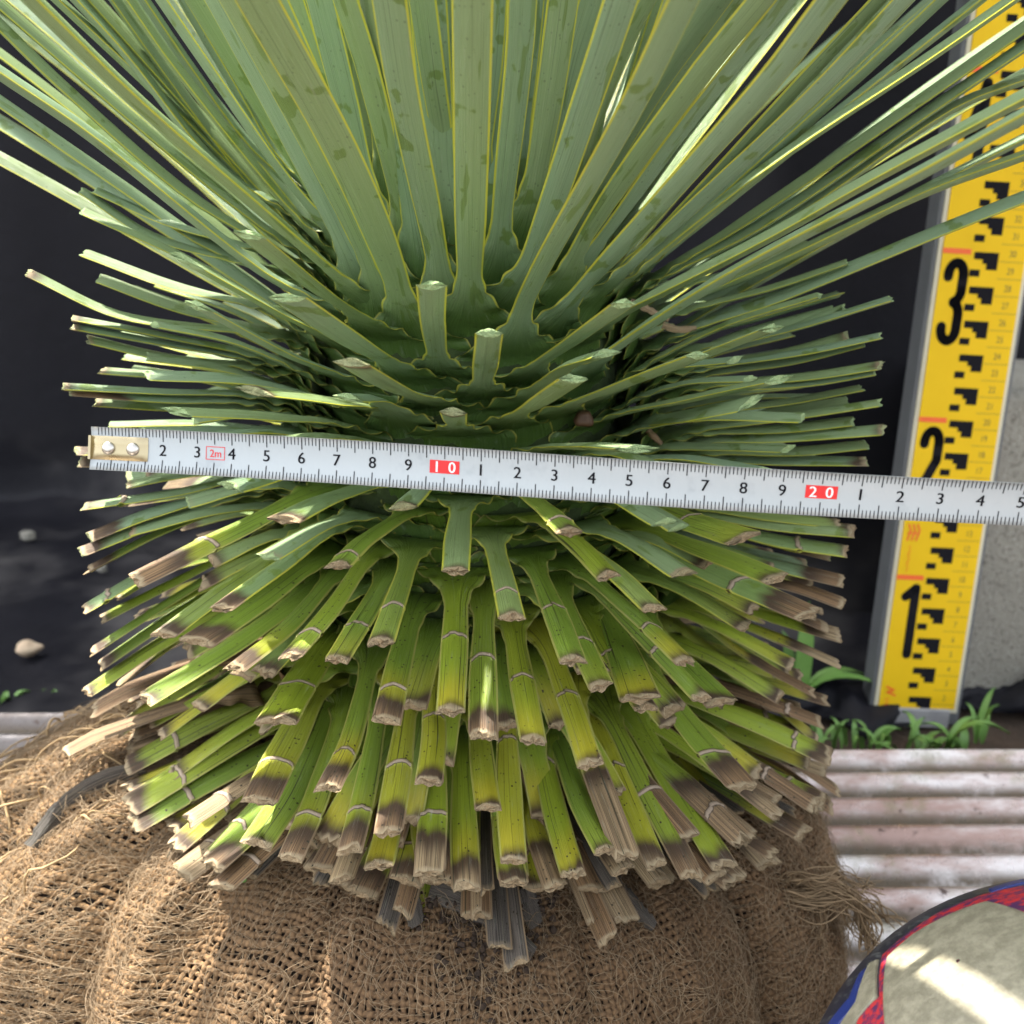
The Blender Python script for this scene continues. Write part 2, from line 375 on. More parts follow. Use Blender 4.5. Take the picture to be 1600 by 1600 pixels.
# cut leaves: crop, tip, middle (or None), base, width px at the tip, brown px, rings (px from tip)
CUT = [
 ('A',(350,805),(640,990),(960,1160),15,0,()),('A',(405,800),(700,930),(960,1100),14,0,()),('A',(345,890),(820,1110),(1350,1450),18,0,()),
 ('A',(1040,980),(1330,1210),(1600,1400),22,0,()),('A',(365,1060),(720,1190),(1080,1330),15,0,()),('A',(420,1165),(760,1290),(1150,1430),18,0,()),
 ('A',(120,1140),(520,1320),(1080,1420),15,4,()),('A',(780,1090),(1100,1270),(1420,1450),20,0,()),('A',(830,1280),(1180,1470),(1470,1600),19,0,()),
 ('A',(1200,1240),(1480,1430),(1720,1580),22,0,()),('A',(310,1325),(700,1400),(1080,1530),13,4,()),('A',(310,1370),(640,1430),(1050,1540),13,8,()),
 ('A',(520,1395),(900,1500),(1300,1610),18,0,()),('A',(370,1415),(700,1490),(1050,1560),12,3,()),('E',(130,180),(320,290),(490,360),22,9,()),
 ('A',(430,1550),(800,1580),(1200,1620),17,6,()),
 ('D',(270,278),(650,298),(1050,335),12,7,()),('D',(300,300),(700,330),(1040,360),17,70,()),('D',(410,340),(760,362),(1060,380),10,4,()),
 ('D',(1060,300),(1330,335),(1600,390),22,12,()),('D',(740,385),(1120,405),(1470,450),22,0,()),('D',(600,465),(950,458),(1330,480),16,0,()),
 ('D',(320,548),(650,555),(950,565),14,20,()),('D',(345,592),(650,592),(950,600),13,20,()),
 ('D',(355,775),(750,715),(1180,610),20,8,(50,)),('D',(720,682),(950,655),(1250,590),22,50,()),('D',(535,692),(750,650),(1000,610),14,8,()),('D',(620,640),(800,620),(1050,600),10,6,()),
 ('D',(378,905),(650,800),(1000,680),20,36,()),('D',(345,965),(700,830),(1050,690),18,30,()),('D',(372,1035),(720,860),(1080,720),20,38,()),
 ('D',(572,1082),(980,880),(1420,680),24,78,(110,)),('D',(1180,835),(1380,740),(1650,680),24,28,()),('D',(500,1155),(800,980),(1150,800),16,8,()),
 ('E',(75,1030),(200,910),(430,790),30,10,(22,)),('D',(362,1205),(700,1010),(1050,800),17,10,(30,)),('D',(435,1245),(760,1080),(1150,850),19,10,()),
 ('D',(395,1375),(780,1130),(1250,860),23,22,()),('D',(425,1435),(760,1210),(1250,930),20,30,()),('D',(680,1315),(1000,1080),(1400,830),27,26,()),
 ('D',(920,1205),(1150,1040),(1470,830),28,38,()),('D',(365,1550),(700,1330),(1150,1050),20,8,()),('D',(510,1505),(800,1290),(1250,990),25,62,()),
 ('D',(820,1342),(1080,1170),(1420,950),29,38,()),('D',(980,1455),(1200,1280),(1470,1000),30,40,()),('D',(1210,1405),(1370,1220),(1590,930),32,22,(38,)),
 ('D',(1405,1415),(1520,1230),(1660,1010),32,8,(60,)),('G',(610,245),(960,30),(1400,-250),27,10,()),
 ('G',(500,372),(740,210),(1150,-30),23,18,()),('G',(550,415),(800,240),(1150,50),22,20,()),('G',(1150,345),(1270,150),(1420,-40),34,22,(68,)),
 ('G',(850,500),(990,310),(1250,20),33,48,(50,)),('G',(665,505),(800,350),(1060,100),27,30,(36,)),('G',(840,655),(1000,440),(1270,80),28,14,()),
 ('G',(1080,675),(1180,470),(1380,130),33,50,(54,)),('G',(660,655),(850,500),(1120,300),25,30,()),('G',(1365,625),(1460,420),(1580,0),38,46,(50,)),
 ('G',(785,725),(950,580),(1180,350),30,50,()),('G',(940,810),(1060,600),(1250,250),26,60,()),('G',(1065,855),(1210,630),(1420,180),34,6,()),
 ('G',(1210,910),(1310,680),(1480,200),42,56,(62,)),('H',(125,878),(180,660),(280,180),39,48,(52,)),
 ('B',(465,1190),(470,1340),(500,1560),45,0,()),('B',(705,1390),(690,1520),(670,1650),44,0,()),('B',(1260,1270),(1080,1400),(830,1590),30,0,()),
 ('E',(1055,245),(900,350),(770,440),32,0,()),('E',(1570,150),(1260,270),(960,400),26,0,()),('E',(555,385),(562,420),(580,470),42,3,()),('E',(1320,535),(1120,525),(880,550),22,0,()),
 ('E',(345,785),(420,710),(500,640),40,8,()),('E',(565,1045),(575,900),(600,740),44,6,()),('E',(1040,885),(930,780),(790,700),36,9,(34,)),
 ('E',(255,1345),(330,1130),(410,920),40,12,(62,)),('E',(800,1245),(760,1070),(700,870),42,8,(50,)),('E',(1205,1075),(1050,920),(870,810),34,9,()),
 ('E',(1055,1425),(970,1200),(850,960),42,8,(88,)),('P',(704,1112),(710,1010),(716,890),46,9,(102,)),('P',(755,1150),(755,1050),(757,910),44,40,(104,)),
 ('P',(833,1158),(815,1060),(795,950),42,12,(86,)),('E',(1390,1205),(1200,1030),(950,880),32,8,()),('E',(1170,1525),(1080,1330),(960,1060),38,10,(70,)),
 ('P',(1010,1108),(950,1020),(900,940),34,20,(92,)),('E',(1520,1425),(1300,1220),(1000,990),34,9,(64,)),('H',(1590,245),(1300,-60),(1050,-300),32,12,(86,)),
 ('P',(604,1126),(628,1020),(655,930),46,40,(44,)),('F',(1,1310),(-80,1100),(-180,900),26,14,()),
 ('H',(285,800),(320,590),(390,150),43,48,(90,)),('H',(245,945),(290,760),(360,400),44,8,()),('H',(455,595),(475,380),(460,80),43,22,(98,)),
 ('H',(455,970),(470,740),(490,300),45,70,(78,)),('H',(610,1030),(600,800),(590,380),43,44,()),('H',(700,705),(675,500),(650,260),42,18,()),
 ('H',(808,925),(790,690),(770,200),41,24,(172,)),('H',(810,1015),(780,860),(740,500),42,30,()),('H',(1055,980),(980,720),(890,350),41,20,(168,)),
 ('H',(1125,515),(1040,260),(900,-80),42,10,(98,)),('H',(1275,895),(1150,560),(1000,150),46,138,()),('H',(1190,885),(1090,690),(960,350),38,6,()),
 ('H',(1260,960),(1150,780),(1000,500),42,40,()),('H',(1400,935),(1300,700),(1100,250),38,34,(150,)),('H',(1550,985),(1400,700),(1130,200),40,56,()),
 ('I',(350,940),(190,690),(-120,200),34,26,()),('I',(535,935),(330,710),(-60,260),38,60,()),('I',(560,690),(420,540),(200,330),24,26,()),
 ('I',(430,612),(250,410),(-80,20),36,52,(60,)),('I',(475,735),(330,590),(100,380),30,60,()),('H',(470,1000),(430,800),(420,500),40,70,()),
 ('H',(980,1025),(900,800),(830,500),38,90,()),('H',(90,1000),(160,800),(250,500),40,80,()),
 ('F',(465,80),(240,125),(-60,190),24,0,()),('F',(915,20),(620,75),(250,160),16,0,()),('F',(860,75),(520,130),(-40,240),18,0,()),('F',(992,85),(600,145),(180,230),17,0,()),
 ('F',(885,160),(600,190),(260,225),14,0,()),('F',(1008,195),(620,225),(180,260),17,3,()),('F',(615,270),(330,262),(-60,275),22,0,()),('F',(938,255),(650,282),(300,300),18,0,()),
 ('F',(932,325),(600,322),(250,330),19,12,()),
 ('C',(1040,1245),(700,1350),(150,1540),17,0,()),('C',(820,1225),(500,1320),(60,1470),18,0,()),('C',(855,1100),(560,1200),(180,1350),14,0,()),
 ('C',(545,1370),(240,1490),(-260,1700),24,0,()),('C',(845,1285),(560,1390),(200,1500),16,0,()),('C',(1000,1400),(720,1460),(280,1580),15,0,()),
 ('C',(918,1430),(640,1500),(220,1610),17,0,()),('C',(998,1525),(700,1570),(350,1640),13,5,()),('C',(968,1555),(700,1600),(320,1660),15,0,()),
 ('C',(575,1580),(250,1650),(-190,1760),22,0,()),('C',(855,1400),(600,1470),(300,1560),13,4,()),('C',(570,1130),(330,1230),(60,1360),12,0,()),('C',(690,1025),(500,1110),(200,1240),12,0,()),
 ('F',(820,582),(520,550),(120,500),16,10,()),('F',(880,612),(560,585),(200,540),17,12,()),('F',(430,642),(200,570),(-90,480),24,12,(84,)),
 ('F',(855,697),(560,650),(170,540),16,6,(62,)),('F',(772,718),(460,640),(100,530),19,52,()),('F',(680,742),(420,690),(0,590),18,8,()),
 ('F',(565,808),(300,705),(-130,570),26,12,()),('F',(838,820),(560,755),(150,650),20,60,()),('F',(838,912),(600,830),(250,760),18,90,()),
 ('F',(705,960),(400,830),(-120,630),27,56,(110,)),('F',(825,1045),(560,970),(80,820),22,50,()),('F',(762,1008),(560,930),(300,860),18,34,()),
 ('F',(822,1165),(560,1050),(120,880),28,80,()),('F',(602,1192),(380,1050),(80,870),20,22,()),('F',(715,1285),(420,1120),(50,850),26,120,()),
 ('F',(345,1335),(160,1150),(-80,900),32,26,()),('F',(622,1362),(380,1170),(50,950),20,6,()),('F',(730,1478),(450,1250),(80,1030),26,20,()),
 ('F',(350,1410),(180,1240),(0,1050),28,20,()),('F',(480,1560),(280,1380),(50,1130),26,60,()),
 # old dry ones low on the right and left
 ('I',(820,625),(560,450),(250,200),24,200,()),('I',(790,690),(560,540),(300,330),28,200,()),('I',(560,365),(400,290),(200,120),30,200,()),('I',(590,500),(440,410),(220,230),28,200,()),
 ('G',(400,285),(560,200),(850,60),20,200,()),('G',(275,465),(420,390),(700,250),18,200,()),('G',(600,590),(760,450),(1000,280),26,200,()),
]
# long leaves: points from the exit of the frame down to the base, width px
LONG = [
 ((0,162),(200,300),(325,385),(455,455),19),((0,120),(140,215),(400,420),(535,495),24),((0,38),(100,135),(290,300),(440,430),27),((0,5),(180,160),(400,345),(500,420),30),
 ((45,0),(210,160),(430,350),(585,485),46),((118,0),(200,90),(340,260),(440,360),22),((140,0),(230,100),(400,290),(500,400),26),((180,0),(258,110),(400,300),(490,400),24),
 ((200,0),(270,100),(430,300),(530,410),32),((225,0),(300,110),(390,230),(480,340),22),((255,0),(310,80),(450,280),(555,405),32),((285,0),(350,110),(430,240),(490,330),22),
 ((305,0),(360,90),(490,300),(550,400),30),((338,0),(440,190),(540,390),(570,470),32),((360,0),(470,200),(570,400),(600,500),38),((402,0),(530,230),(605,400),(645,525),58),
 ((465,0),(505,100),(540,200),(570,310),24),((500,0),(550,200),(575,300),(595,380),28),((540,0),(575,110),(625,320),(635,420),42),((608,0),(627,130),(682,400),(690,490),52),
 ((660,0),(675,110),(692,225),(702,340),42),((702,0),(702,120),(704,180),(708,260),30),((738,0),(737,180),(735,330),(733,505),54),((816,0),(812,80),(785,330),(778,440),44),
 ((880,0),(862,130),(840,260),(815,380),46),((928,0),(895,110),(870,240),(855,340),32),((970,0),(930,120),(835,390),(785,480),44),((1012,0),(980,60),(940,160),(880,330),38),
 ((1068,0),(985,170),(825,460),(800,550),54),((1118,0),(1010,150),(930,290),(865,420),32),((1152,0),(1050,140),(950,290),(885,400),30),((1188,0),(1090,120),(920,360),(870,470),34),
 ((1228,0),(1060,210),(980,320),(880,455),38),((1298,0),(1200,128),(1020,330),(850,520),44),((1372,0),(1250,130),(1050,345),(930,460),36),((1412,0),(1262,157),(1010,390),(930,470),30),
 ((1470,0),(1337,124),(1060,370),(950,455),28),((1532,0),(1319,169),(1100,345),(980,445),40),((1585,0),(1450,94),(1190,270),(950,465),32),((1600,45),(1450,150),(1150,356),(1000,450),26),
 ((1600,72),(1470,160),(1190,350),(1010,465),26),((1600,125),(1487,169),(1250,330),(980,490),24),((1600,155),(1375,275),(1225,360),(895,535),32),((1600,182),(1450,265),(1112,446),(895,595),36),
 ((1600,245),(1450,300),(1187,423),(1020,505),26),((1600,308),(1469,360),(1225,461),(1050,545),18),((430,0),(520,200),(580,340),(612,450),34),((580,0),(600,120),(630,240),(655,400),34),
 ((770,0),(765,90),(752,230),(748,350),34),((90,0),(250,150),(410,310),(520,410),30),
]
plant = empty('yucca_plant', (0, 0, 0))
tag(plant, 'spiky green yucca with trimmed leaf stubs growing from the burlap root ball', 'plant')

hand_bases = []
cut_specs, long_specs = [], []
def mid_on(B, T, x, y, bias=0.):
    d = ray(x, y); d = d / np.linalg.norm(d); u = T - B
    w0 = B - CAM; a = u @ u; b = u @ d; c = d @ d; dd = u @ w0; e = d @ w0
    t = (a * e - b * dd) / (a * c - b * b + 1e-12)
    return CAM + d * t
for i, (c, tp, md, bs, wpx, br, rg) in enumerate(CUT):
    tx, ty = px(c, *tp); mx, my = px(c, *md); bx, by = px(c, *bs)
    B = base_point(bx, by)
    dmin = 0
    if 640 < ty < 800 or (ty < 640 and by > 700) or (ty > 800 and by < 770):   # behind the tape
        tz = float(np.interp(tx, [143, 1600], [.310, .2818])); dmin = tz + .012
    rt = .147 if ty < 1000 else .147 + .006 * (ty - 1000) / 350
    T = solve_tip(B, tx, ty, True, rt, dmin)
    if br >= 200: T = solve_tip(B, tx, ty, True, .165, dmin)
    depth = (T - CAM) @ FW
    Mp = mid_on(B, T, mx, my)
    u = T - B; Mp = B + (Mp - B)
    if np.linalg.norm(Mp - (B + T) / 2) > .035: Mp = (B + T) / 2
    ppm = F / depth
    w = float(np.clip(wpx / ppm, .0075, .0135))
    side = abs(math.atan2(B[0], -B[1])) > .8
    if side: w = random.uniform(.0120, .0138)
    elif wpx < 26: w = .0120
    else: w *= 1.06
    age = float(np.clip((ty - 760) / 480, 0, 1)) if ty > 640 else 0.
    age = max(0, age + (random.uniform(-.25, .25) if age > .1 else 0))
    if br >= 200: age = 1.
    brown = br / ppm * (1.0) if br < 200 else .2
    foreshort = np.linalg.norm(T - B) / max(.02, math.hypot(tx - bx, ty - by) / ppm)
    brown *= min(1.3, max(1, foreshort)) * (.65 if br < 34 else .95 if br < 120 else 1); rings = tuple(r / ppm * min(2, max(1, foreshort)) for r in rg)
    if br == 0 and age < .1: brown = 0
    hand_bases.append(B)
    # a true neck: the blade bends out of the trunk
    cut_specs.append(dict(B=B, pts=[Mp, T], w=w, cut=True, age=max(age, .06 if br else 0), brown=brown, rings=rings, flare=.040, roll=random.uniform(-.12, .12), seed=100 + i, size=wpx * math.hypot(tx - bx, ty - by)))
for i, (ex, m1, m2, bs, wpx) in enumerate(LONG):
    B = base_point(*bs); T = solve_tip(B, ex[0], ex[1], False)
    P1, P2 = mid_on(B, T, *m1), mid_on(B, T, *m2)
    d = (T - P1); d /= np.linalg.norm(d); Lr = max(.05, .50 + random.uniform(-.04, .04) - np.linalg.norm(T - B))
    ext = T + d * Lr
    dep = (P1 - CAM) @ FW; w = float(np.clip(wpx / (F / dep), .008, .0145)); 
    w = min(w * 1.05, .0145)
    if wpx < 34: w = max(w, .0112)
    hand_bases.append(B)
    long_specs.append(dict(B=B, pts=[P2, P1, T, ext], w=w, cut=False, flare=.042, roll=random.uniform(-.25, .25), seed=500 + i, size=1e6 - i))
HB = np.array(hand_bases)
# the rest of the plant round its sides and back: spiral of leaves
ga = math.radians(137.5); nf = 520
for i in range(nf):
    z = -.092 + .235 * (i / nf) ** 1.0; az = i * ga
    x, y = math.cos(az), math.sin(az); r = trunk_r(z); B = np.array([x * r, y * r, z])
    front = y < -.25
    near = np.min(np.linalg.norm(HB - B[None], axis=1))
    if front and (near < .0085): continue
    if (not front) and y < .25 and near < .008: continue
    el = elev_exp(z) + random.uniform(-.07, .07)
    if z > .062:
        if front and z < .10: continue
        if y < 0 and abs(x) > .25 and z < .09 and near < .02: continue
        el = min(el, 1.45)
        if front: el = min(1.5, el + .25)
        a2 = az + random.uniform(-.08, .08)
        L = random.uniform(.42, .52); D = np.array([math.cos(a2) * math.cos(el), math.sin(a2) * math.cos(el), math.sin(el)])
        pts = [B + D * L * .4 + np.array([0, 0, .006]), B + D * L + np.array([0, 0, -.015 * math.cos(el)])]
        long_specs.append(dict(B=B, pts=pts, w=random.uniform(.0105, .0125), cut=False, flare=.040, roll=random.uniform(-.3, .3), seed=900 + i, size=10))
    else:
        rt = random.uniform(.128, .148) if not front else random.uniform(.108, .136)
        L = (rt - r) / max(.5, math.cos(el)); a2 = az + random.uniform(-.08, .08)
        D = np.array([math.cos(a2) * math.cos(el), math.sin(a2) * math.cos(el), math.sin(el)])
        age = float(np.clip((.02 - z) / .09, 0, .75)); br = (random.uniform(.001, .004) if front else random.uniform(.002, .016)) if age > .15 else 0
        cut_specs.append(dict(B=B, pts=[B + D * L * .5 + np.array([0, 0, .004]), B + D * L], w=random.uniform(.0105, .0122), cut=True, age=age, brown=br, rings=(), flare=.040, roll=random.uniform(-.2, .2), seed=1500 + i, size=1))
for i in range(92):
    az = math.radians(-90 + (i - 46) * 3.0 + random.uniform(-1.5, 1.5)); z = (-.066, -.078, -.086)[i % 3] + random.uniform(-.003, .003)
    r = .068; B = np.array([math.cos(az) * r, math.sin(az) * r, z]); rt = random.uniform(.118, .134) if abs(math.degrees(az) + 90) < 32 else random.uniform(.138, .152); el = math.radians(random.uniform(-13, -4) if z < -.07 else random.uniform(-20, -10))
    D = np.array([math.cos(az) * math.cos(el), math.sin(az) * math.cos(el), math.sin(el)]); L = (rt - r) / math.cos(el)
    cut_specs.append(dict(B=B, pts=[B + D * L * .5 + [0, 0, .003], B + D * L], w=random.uniform(.0105, .0125), cut=True, age=random.uniform(.6, 1.1), brown=random.choice([.003, .006, .010, .016, .03, .2]), rings=random.choice([(), (.014,), (.02,)]), flare=.03, roll=random.uniform(-.25, .25), seed=3500 + i, size=.8))
# dry dead skirt under the lowest row, lying against the burlap
for i in range(120):
    az = math.radians(-90 + (i - 60) * 2.9 + random.uniform(-2, 2)); z = -.084 + random.uniform(-.006, .005)
    r = .068; B = np.array([math.cos(az) * r, math.sin(az) * r, z]); long_ = random.random() < .22; rt = random.uniform(.132, .143) if long_ else random.uniform(.108, .140); el = math.radians(random.uniform(-17, -11) if long_ else random.uniform(-13, -3))
    D = np.array([math.cos(az) * math.cos(el), math.sin(az) * math.cos(el), math.sin(el)]); L = (rt - r) / math.cos(el)
    cut_specs.append(dict(B=B, pts=[B + D * L * .5, B + D * L + np.array([0, 0, -.004])], w=random.uniform(.003, .0105), cut=True, age=1.8 if long_ else random.choice([1., 1.8, 1.8]), brown=.2, rings=(), flare=.02, roll=random.uniform(-.8, .8), thick=.35, seed=2500 + i, size=.5))

def emit(specs, name, cap=100):
    specs = sorted(specs, key=lambda s: -s['size']); rest = []
    for k, sp in enumerate(specs):
        sp = dict(sp); sp.pop('size'); (V, Fc, A), end = build_leaf(**sp)
        if k < cap:
            o = mesh_obj(name, V, Fc, M['leaf'], plant, A)
            if end: mesh_obj('cut_end', end[0], end[1], M['cut'], o, end[2], smooth=False)
        else: rest.append((V, Fc, A, end))
    if not rest: return
    base, Vs, Fs, As, mi = 0, [], [], {k: [] for k in rest[0][2]}, []
    tri = []
    for V, Fc, A, end in rest:
        Vs.append(V); Fs.append(Fc + base); base += len(V); mi += [0] * len(Fc)
        for k in As: As[k].append(A[k])
    for V, Fc, A, end in rest:
        if end:
            EV, EF, EA = end; Vs.append(EV); q = [f if len(f) == 4 else (f[0], f[1], f[2], f[2]) for f in EF]
            q = np.array([f for f in q if f[3] != f[2]]); tr_ = [f for f in EF if len(f) == 3]
            Fs.append(q + base); mi += [1] * len(q)
            tri.append((np.array(tr_) + base)); base += len(EV)
            for k in As: As[k].append(np.full(len(EV), EA['ag'][0] if k == 'ag' else 0.))
    # close the end caps with triangles turned into quads along a doubled edge midpoint
    Va = np.concatenate(Vs); At = {k: np.concatenate(v) for k, v in As.items()}
    if tri:
        T3 = np.concatenate(tri); midp = (Va[T3[:, 0]] + Va[T3[:, 1]]) / 2; n0 = len(Va)
        Q = np.stack([T3[:, 0], n0 + np.arange(len(T3)), T3[:, 1], T3[:, 2]], 1)
        Va = np.concatenate([Va, midp]); At = {k: np.concatenate([v, v[T3[:, 0]]]) for k, v in At.items()}
        Fs.append(Q); mi += [1] * len(Q)
    o = mesh_obj(name, Va, np.concatenate(Fs), None, plant, At, mats=[M['leaf'], M['cut']], midx=mi)
    o['kind'] = 'stuff'
emit(long_specs, 'long_leaf')
emit(cut_specs, 'cut_leaf')
# trunk
zs = np.linspace(-.13, .2, 60); an = np.linspace(0, 2 * np.pi, 90, endpoint=False)
R_ = np.array([trunk_r(z) - .004 for z in zs])[:, None] + .0025 * np.sin(an[None] * 13 + zs[:, None] * 260) * np.sin(zs[:, None] * 330 + an[None] * 8)
V = np.stack([R_ * np.cos(an)[None], R_ * np.sin(an)[None], zs[:, None] + 0 * an[None]], -1).reshape(-1, 3)
mesh_obj('trunk', V, grid_faces(60, 90, wrap=True), M['trunk'], plant)
#@@PART2
# ---------------------------------------------------------------- printing helpers
_tc = {}
def text_tris(s):
    """flat outline of the characters, height of a digit = 1, centred"""
    if s in _tc: return _tc[s]
    cu = bpy.data.curves.new('t', 'FONT'); cu.body = s; cu.size = 1; cu.resolution_u = 5
    o = bpy.data.objects.new('t', cu); COL.objects.link(o)
    bpy.context.view_layer.update()
    me = bpy.data.meshes.new_from_object(o.evaluated_get(bpy.context.evaluated_depsgraph_get()))
    me.calc_loop_triangles()
    V = np.array([v.co[:2] for v in me.vertices]); T = np.array([t.vertices[:] for t in me.loop_triangles])
    bpy.data.objects.remove(o); bpy.data.curves.remove(cu); bpy.data.meshes.remove(me)
    V = V - (V.max(0) + V.min(0)) / 2; V /= np.ptp(V[:, 1]); _tc[s] = (V, T); return V, T
def stroke(points, w, n=10):
    """polyline of constant width with round ends as flat quads (list of V2, F)"""
    P = np.asarray(points, float); V, Fq = [], []
    for a, b in zip(P[:-1], P[1:]):
        d = (b - a) / (np.linalg.norm(b - a) + 1e-9); nn = np.array([-d[1], d[0]]) * w / 2; k = len(V)
        V += [a - nn, b - nn, b + nn, a + nn]; Fq.append((k, k + 1, k + 2)); Fq.append((k, k + 2, k + 3))
    for a in P:
        k = len(V); V.append(a); V += [a + w / 2 * np.array([math.cos(t), math.sin(t)]) for t in np.linspace(0, 2 * np.pi, n, endpoint=False)]
        Fq += [(k, k + 1 + i, k + 1 + (i + 1) % n) for i in range(n)]
    return np.array(V), np.array(Fq)
def rect(x0, x1, y0, y1, nx=1):
    xs = np.linspace(x0, x1, nx + 1); V, Fq = [], []
    for i, x in enumerate(xs): V += [(x, y0), (x, y1)]
    for i in range(nx): k = 2 * i; Fq += [(k, k + 2, k + 3), (k, k + 3, k + 1)]
    return np.array(V), np.array(Fq)
class Print:
    def __init__(s): s.V, s.F, s.b = [], [], 0
    def add(s, VF, h=0.0):
        V, Fq = VF; V = np.c_[V, np.full(len(V), h)]
        s.V.append(V); s.F.append(np.asarray(Fq) + s.b); s.b += len(V)
    def text(s, t, x, y, size, sx=1., rot=0., bold=0):
        V, T = text_tris(t); V = V * [size * sx, size]
        if rot: c, q = math.cos(rot), math.sin(rot); V = V @ np.array([[c, q], [-q, c]])
        s.add((V + [x, y], T))
        if bold: s.add((V + [x + bold, y], T), 1.5e-5)
    def build(s, name, mat, parent, f):
        V = np.concatenate(s.V); return mesh_obj(name, f(V), np.concatenate(s.F), mat, parent, smooth=False)

# ---------------------------------------------------------------- steel tape measure
g = N('tape_enamel'); n = g.noise(g.pos(), 500, 3); sc_ = g.noise(g.pos(), 60, 4, .7)
M['tape'] = g.fin(g.mix(g.ramp(sc_, .55, .75), (.41, .46, .48), (.33, .375, .40)), .32, g.bump(n, .05, .0002)); 
M['ink'] = simple('black_ink', (.006, .006, .008), (.014, .014, .018), 300, .8, 0, .0001, Specular_IOR_Level=.1)
M['redink'] = simple('red_ink', (.62, .015, .02), (.72, .03, .03), 300, .5, 0, .0001)
M['whiteink'] = simple('white_ink', (.8, .8, .8), (.85, .85, .85), 300, .5, 0, .0001)
g = N('nickel_plate'); n = g.noise(g.pos(), 220, 4)
M['nickel'] = g.fin(g.mix(n, (.36, .29, .16), (.48, .42, .28)), g.ramp(n, .3, .7, .22, .38), g.bump(n, .15, .0004), Metallic=1.0)
g = N('steel_rivet'); n = g.noise(g.pos(), 500, 3); M['steel'] = g.fin(g.mix(n, (.42, .40, .36), (.62, .60, .55)), .28, g.bump(n, .1, .0002), Metallic=1.0)
tape = empty('tape_measure'); tag(tape, 'white steel tape measure stretched level across the front of the yucca', 'tape measure')
TA, TB = at(149, 702, .310), at(1595, 785.5, .2818); TL = np.linalg.norm(TB - TA); TD = (TB - TA) / TL; KS = .25 / TL
def tape_pt(s, h, z=0.0):
    """s along (m), h across (m, up positive), z off the face"""
    s = np.asarray(s, float); h = np.asarray(h, float)
    c = TA + TD * (s / KS)[..., None]
    c = c + UP * (.0006 * np.sin(s * 22 + .5) )[..., None]
    sr = np.clip(s / .25, 0, 1.3); al = np.radians(2 + 26 * sr ** 1.4)
    nrm0 = np.cross(TD, UP); nrm0 /= np.linalg.norm(nrm0); 
    if nrm0 @ FW > 0: nrm0 = -nrm0
    u0 = np.cross(TD, nrm0); u0 /= np.linalg.norm(u0)
    if u0 @ UP < 0: u0 = -u0
    u = u0 * np.cos(al)[..., None] + nrm0 * np.sin(al)[..., None]; nn = nrm0 * np.cos(al)[..., None] - u0 * np.sin(al)[..., None]
    bow = .0007 * ((h / .00605) ** 2) 
    return c + u * h[..., None] + nn * (bow + z)[..., None]
HW = .00605
ss = np.linspace(-.0012, .285, 220); hs = np.linspace(-HW, HW, 9)
Sg, Hg = np.meshgrid(ss, hs, indexing='ij')
Vf = tape_pt(Sg, Hg, 0.0).reshape(-1, 3); Vb = tape_pt(Sg, Hg, -.0002).reshape(-1, 3)
nn_ = len(Vf); Fs = [grid_faces(220, 9, 0), grid_faces(220, 9, nn_, flip=True)]
rim = [i * 9 for i in range(220)]; e = []
for st, off2 in ((0, 0), (8, 0)):
    idx = np.arange(220) * 9 + st; e.append(np.stack([idx[:-1], idx[1:], idx[1:] + nn_, idx[:-1] + nn_], 1))
idx = np.arange(9); e.append(np.stack([idx[:-1], idx[1:], idx[1:] + nn_, idx[:-1] + nn_], 1))
blade = mesh_obj('tape_blade', np.concatenate([Vf, Vb]), np.concatenate(Fs + e), M['tape'], tape)
pr = Print(); red = Print(); wh = Print()
ft = lambda off: (lambda V: tape_pt(V[:, 0], V[:, 1], off + V[:, 2]))
for mm in range(1, 284):
    s = mm / 1000; k = .0034 if mm % 5 == 0 else .0022; wd = .00011 if mm % 5 else .00013
    pr.add(rect(s - wd, s + wd, HW - k * 1.0, HW - .0001)); 
    if mm % 10 == 0 or mm % 5 == 0: k2 = .0036
    else: k2 = .0021
    pr.add(rect(s - wd, s + wd, -HW + .0001, -HW + k2))
for cm in range(2, 29):
    d_ = cm % 10
    if d_ == 0:
        rb_ = Print(); rb_.add(rect(cm / 100 - .0041, cm / 100 + .0041, -.0014, .0022, 6)); rb_.build('red_numeral_box', M['redink'], blade, ft(.00007))
        for ch, dx in ((str(cm // 10), -.0022), ('0', .0020)): wh.text(ch, cm / 100 + dx, .0004, .0029, 1.0, bold=.00012)
    else: pr.text(str(d_), cm / 100 - .0001, .0003, .0031, 1.0, bold=.00013)
x0, x1, y0, y1, lw = .0325, .0380, -.0016, .0021, .0001
for r_ in ((x0, x1, y0, y0 + 2 * lw), (x0, x1, y1 - 2 * lw, y1), (x0, x0 + 2 * lw, y0, y1), (x1 - 2 * lw, x1, y0, y1)): red.add(rect(*r_, 3))
red.text('2m', .03525, .0002, .0021, .9, bold=.00008)
pr.build('scale_marks', M['ink'], blade, ft(.00007)); red.build('length_mark', M['redink'], blade, ft(.00007)); wh.build('white_numeral', M['whiteink'], blade, ft(.00014))
# end hook with two rivets
hk = []
import bmesh
def patch_plate(s0, s1, h0, h1, z0, z1):
    a = np.linspace(s0, s1, 9); b = np.linspace(h0, h1, 7); A_, B_ = np.meshgrid(a, b, indexing='ij'); r = .0009
    ex = np.minimum(np.minimum(A_ - s0, s1 - A_), np.minimum(B_ - h0, h1 - B_)); zz = np.where(ex < 1e-6, z0, z1)
    return tape_pt(A_, B_, zz).reshape(-1, 3), grid_faces(9, 7)
Vp, Fp = patch_plate(-.0009, .0157, -.0031, .0036, .0002, .0009)
hook = mesh_obj('end_hook', Vp, Fp, M['nickel'], tape, smooth=False)
